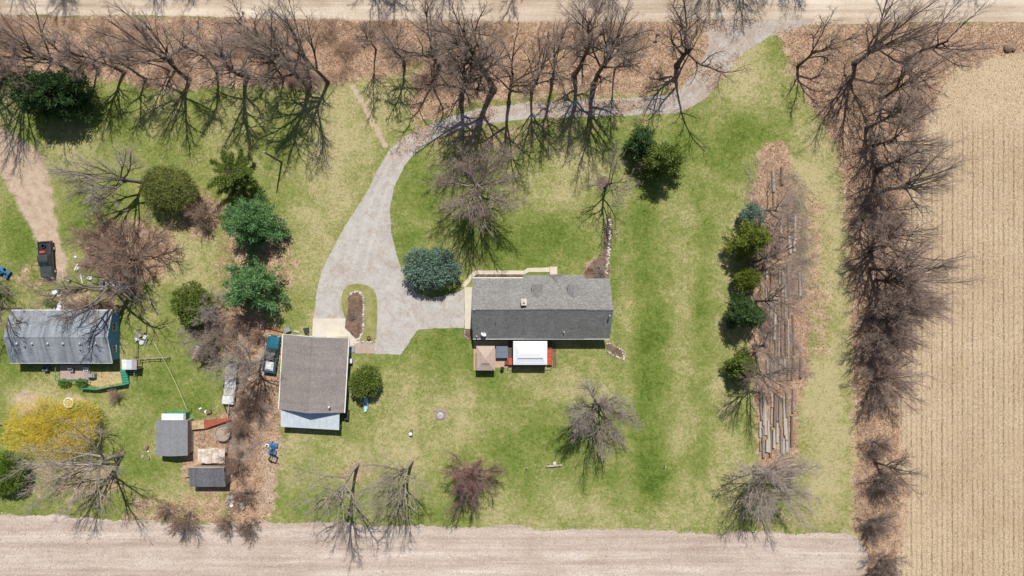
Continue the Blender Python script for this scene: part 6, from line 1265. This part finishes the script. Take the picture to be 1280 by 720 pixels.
# garage forecourt things
x, y, _ = W(384.5, 412.5); bn = thing('wheeled_bin', 'dark wheeled refuse bin beside the concrete apron', 'bin', (x, y, 0), math.radians(10)); MB().add([(-0.24, -0.26, 0.06), (0.24, -0.26, 0.06), (0.24, 0.26, 0.06), (-0.24, 0.26, 0.06), (-0.3, -0.33, 0.98), (0.3, -0.33, 0.98), (0.3, 0.33, 0.98), (-0.3, 0.33, 0.98)], [(3, 2, 1, 0), (4, 5, 6, 7), (0, 1, 5, 4), (1, 2, 6, 5), (2, 3, 7, 6), (3, 0, 4, 7)]).build('body', 'plastic_black', bn); MB().bbox(-0.33, 0.33, -0.37, 0.36, 0.983, 1.05, 0.03).build('lid', 'plastic_black', bn)
for s in (-0.26, 0.26): MB().lathe([(0.12, -0.03), (0.12, 0.03)], 12, M=Matrix.Rotation(math.pi / 2, 4, 'Y')).build('wheel', 'rubber', bn, (s, 0.28, 0.12))
x, y, _ = W(360.5, 412); bn = thing('crate', 'dark grey crate on the grass behind the garage front', 'crate', (x, y, 0), math.radians(20)); MB().bbox(-0.4, 0.4, -0.35, 0.35, 0.02, 0.55, 0.03).build('body', 'plastic_grey', bn); MB().bbox(-0.42, 0.42, -0.37, 0.37, 0.553, 0.60, 0.02).build('lid', 'plastic_grey', bn)
x, y, _ = W(371, 414.5); o = MB().box(-0.45, 0.45, -0.16, 0.16, 0.02, 0.16).box(-0.42, 0.40, -0.12, 0.12, 0.163, 0.22).build('plank_stack', 'log_pale', None, (x, y, 0), math.radians(-12)); tag(o, 'small stack of pale planks between the crate and the refuse bin', 'planks')
x, y, _ = W(345, 412); o = MB().tube([(-1.15, 0.25, 0.16), (0, 0.0, 0.17), (1.1, -0.33, 0.15)], [0.15, 0.14, 0.12], 9).build('steel_pipe', 'rust_red', None, (x, y, 0)); tag(o, 'rust-red pipe lying in front of the teal pickup', 'pipe')
x, y, _ = W(248.5, 441); cr = thing('chest', 'tan wooden chest with a blue end lying by the tangled bushes', 'chest', (x, y, 0), math.radians(-20)); MB().bbox(-0.5, 0.5, -1.0, 0.75, 0.02, 0.55, 0.04).build('body', 'wood_tan', cr); MB().bbox(-0.5, 0.5, 0.755, 1.0, 0.02, 0.52, 0.04).build('blue_end', 'paint_sky', cr)
x, y, _ = W(105, 297.5); o = MB().bbox(-0.45, 0.45, -0.2, 0.2, 0, 0.35, 0.04).bbox(-0.3, 0.3, -0.14, 0.14, 0.353, 0.42, 0.03).build('concrete_block', 'stone_grey', None, (x, y, 0), math.radians(45)); tag(o, 'grey concrete block on the grass beside the brown thicket', 'block')
x, y, _ = W(232, 594); o = MB().add([(-0.75, -0.3, 0.0), (-0.75, 0.3, 0.0), (0.6, 0.3, 0.45), (0.6, -0.3, 0.45), (-0.7, -0.3, -0.02), (-0.7, 0.3, -0.02), (0.6, 0.3, 0.36), (0.6, -0.3, 0.36)], [(0, 1, 2, 3), (7, 6, 5, 4), (0, 4, 5, 1), (1, 5, 6, 2), (2, 6, 7, 3), (3, 7, 4, 0)]).box(0.5, 0.6, -0.28, 0.28, 0.0, 0.355).build('ramp', 'wood_tan', None, (x, y, 0), math.radians(18)); tag(o, 'tan plank ramp at the side of the smaller shed', 'ramp')
x, y, _ = W(820, 47); pst = thing('mailbox', 'black mailbox on a post in the grass near the driveway mouth', 'mailbox', (x, y, 0)); MB().box(-0.05, 0.05, -0.05, 0.05, -0.1, 1.0).build('post', 'bark_post', pst); MB().extr([(-0.14, 1.0), (0.14, 1.0), (0.14, 1.18), (0.08, 1.27), (-0.08, 1.27), (-0.14, 1.18)], -0.3, 0.3).build('box', 'black_metal', pst)
x, y, _ = W(1259, 61); o = MB().lathe([(0.75, -0.1), (0.6, 0.35), (0.3, 0.6), (0.05, 0.68)], 9).lathe([(0.4, -0.1), (0.3, 0.3), (0.05, 0.45)], 8, (0.9, -0.2)).build('tree_stump', 'log_brown', None, (x, y, 0)); tag(o, 'jagged dark stump at the headland of the stubble field', 'stump')

# ------------------------------------------------------------------ laid logs
LOGM = []
for i in range(5):
    rg = np.random.default_rng(700 + i); K = 7; P = np.zeros((1, K, 3)); P[0, :, 1] = np.linspace(-0.5, 0.5, K); P[0, :, 0] = np.cumsum(rg.normal(0, 0.006, K)); P[0, :, 2] = 0
    R = np.linspace(1.0, 0.78, K)[None] * (1 + rg.normal(0, 0.05, (1, K))); V, Q = tubes(P, R * 0.0 + 1, 9); V = V.reshape(K, 9, 3)
    c = P[0][:, None]; V = c + (V - c) * np.array([1, 0, 1]) * R[0][:, None, None]; me = bpy.data.meshes.new('log')
    me.from_pydata([tuple(v) for v in V.reshape(-1, 3)], [], [tuple(q) for q in Q] + [tuple(range(9))[::-1], tuple(range((K - 1) * 9, K * 9))]); me.update(); me.materials.append(MATS['log_bark']); LOGM.append(me)
def log(px, py0, py1, dia, label, group, mat, z=0.0, rot=0.0):
    x0, y0, _ = W(px, py0); _, y1, _ = W(px, py1); r = dia / 2
    o = link('log', random.choice(LOGM), MATS[mat], None, (x0, (y0 + y1) / 2, r * 0.93 + z), (0, random.uniform(0, 6.28) * 0, rot + random.gauss(0, 0.035)), (r, y0 - y1, r)); tag(o, label, 'log', group); return o
rl = random.Random(9); mats = ('log_bark', 'log_pale', 'log_pale', 'log_brown', 'wood_grey')
def log_rows(xs, spans, label, group, keep=0.80):
    for px in xs:
        for a, b in spans:
            y = a + rl.uniform(-6, 8)
            while y < b - 12:
                e = min(y + rl.uniform(14, 50), b + rl.uniform(-6, 6)); d = rl.uniform(0.28, 0.50)
                if rl.random() < keep: log(px + rl.uniform(-1.2, 1.2), y, e, d, label, group, rl.choice(mats))
                y = e + rl.uniform(1, 6)
log_rows([966, 972, 976, 980], [(212, 258)], 'short weathered log in the sparse leafy end of the log yard', 'logs at the leafy end of the yard')
log_rows([958, 964, 969, 973, 977, 981, 986, 991, 1000], [(338, 470)], 'long weathered log in the broad middle bundle of the log yard', 'logs in the middle bundle')
log_rows([975, 986, 992], [(270, 318)], 'grey log half hidden by scrub between the log bundles', 'logs under the scrub')
log_rows([950, 953.5, 957, 960.5, 964, 968, 971.5, 975, 979, 982.5, 986, 990], [(492, 566)], 'long grey log in the tidy bundle nearest the tilled field', 'logs in the tidy bundle', 0.97)
for k in range(9):
    x, y, _ = W(975 + rl.uniform(-6, 8), 583 + k * 5); L = rl.uniform(2.2, 4.2); r = rl.uniform(0.13, 0.2)
    o = link('log', random.choice(LOGM), MATS['log_brown' if k % 3 else 'log_pale'], None, (x, y, r * 0.93), (0, 0, math.pi / 2 + rl.uniform(-.15, .15)), (r, L, r)); tag(o, 'reddish log laid crosswise beneath the wide pale tree', 'log', 'crosswise logs')
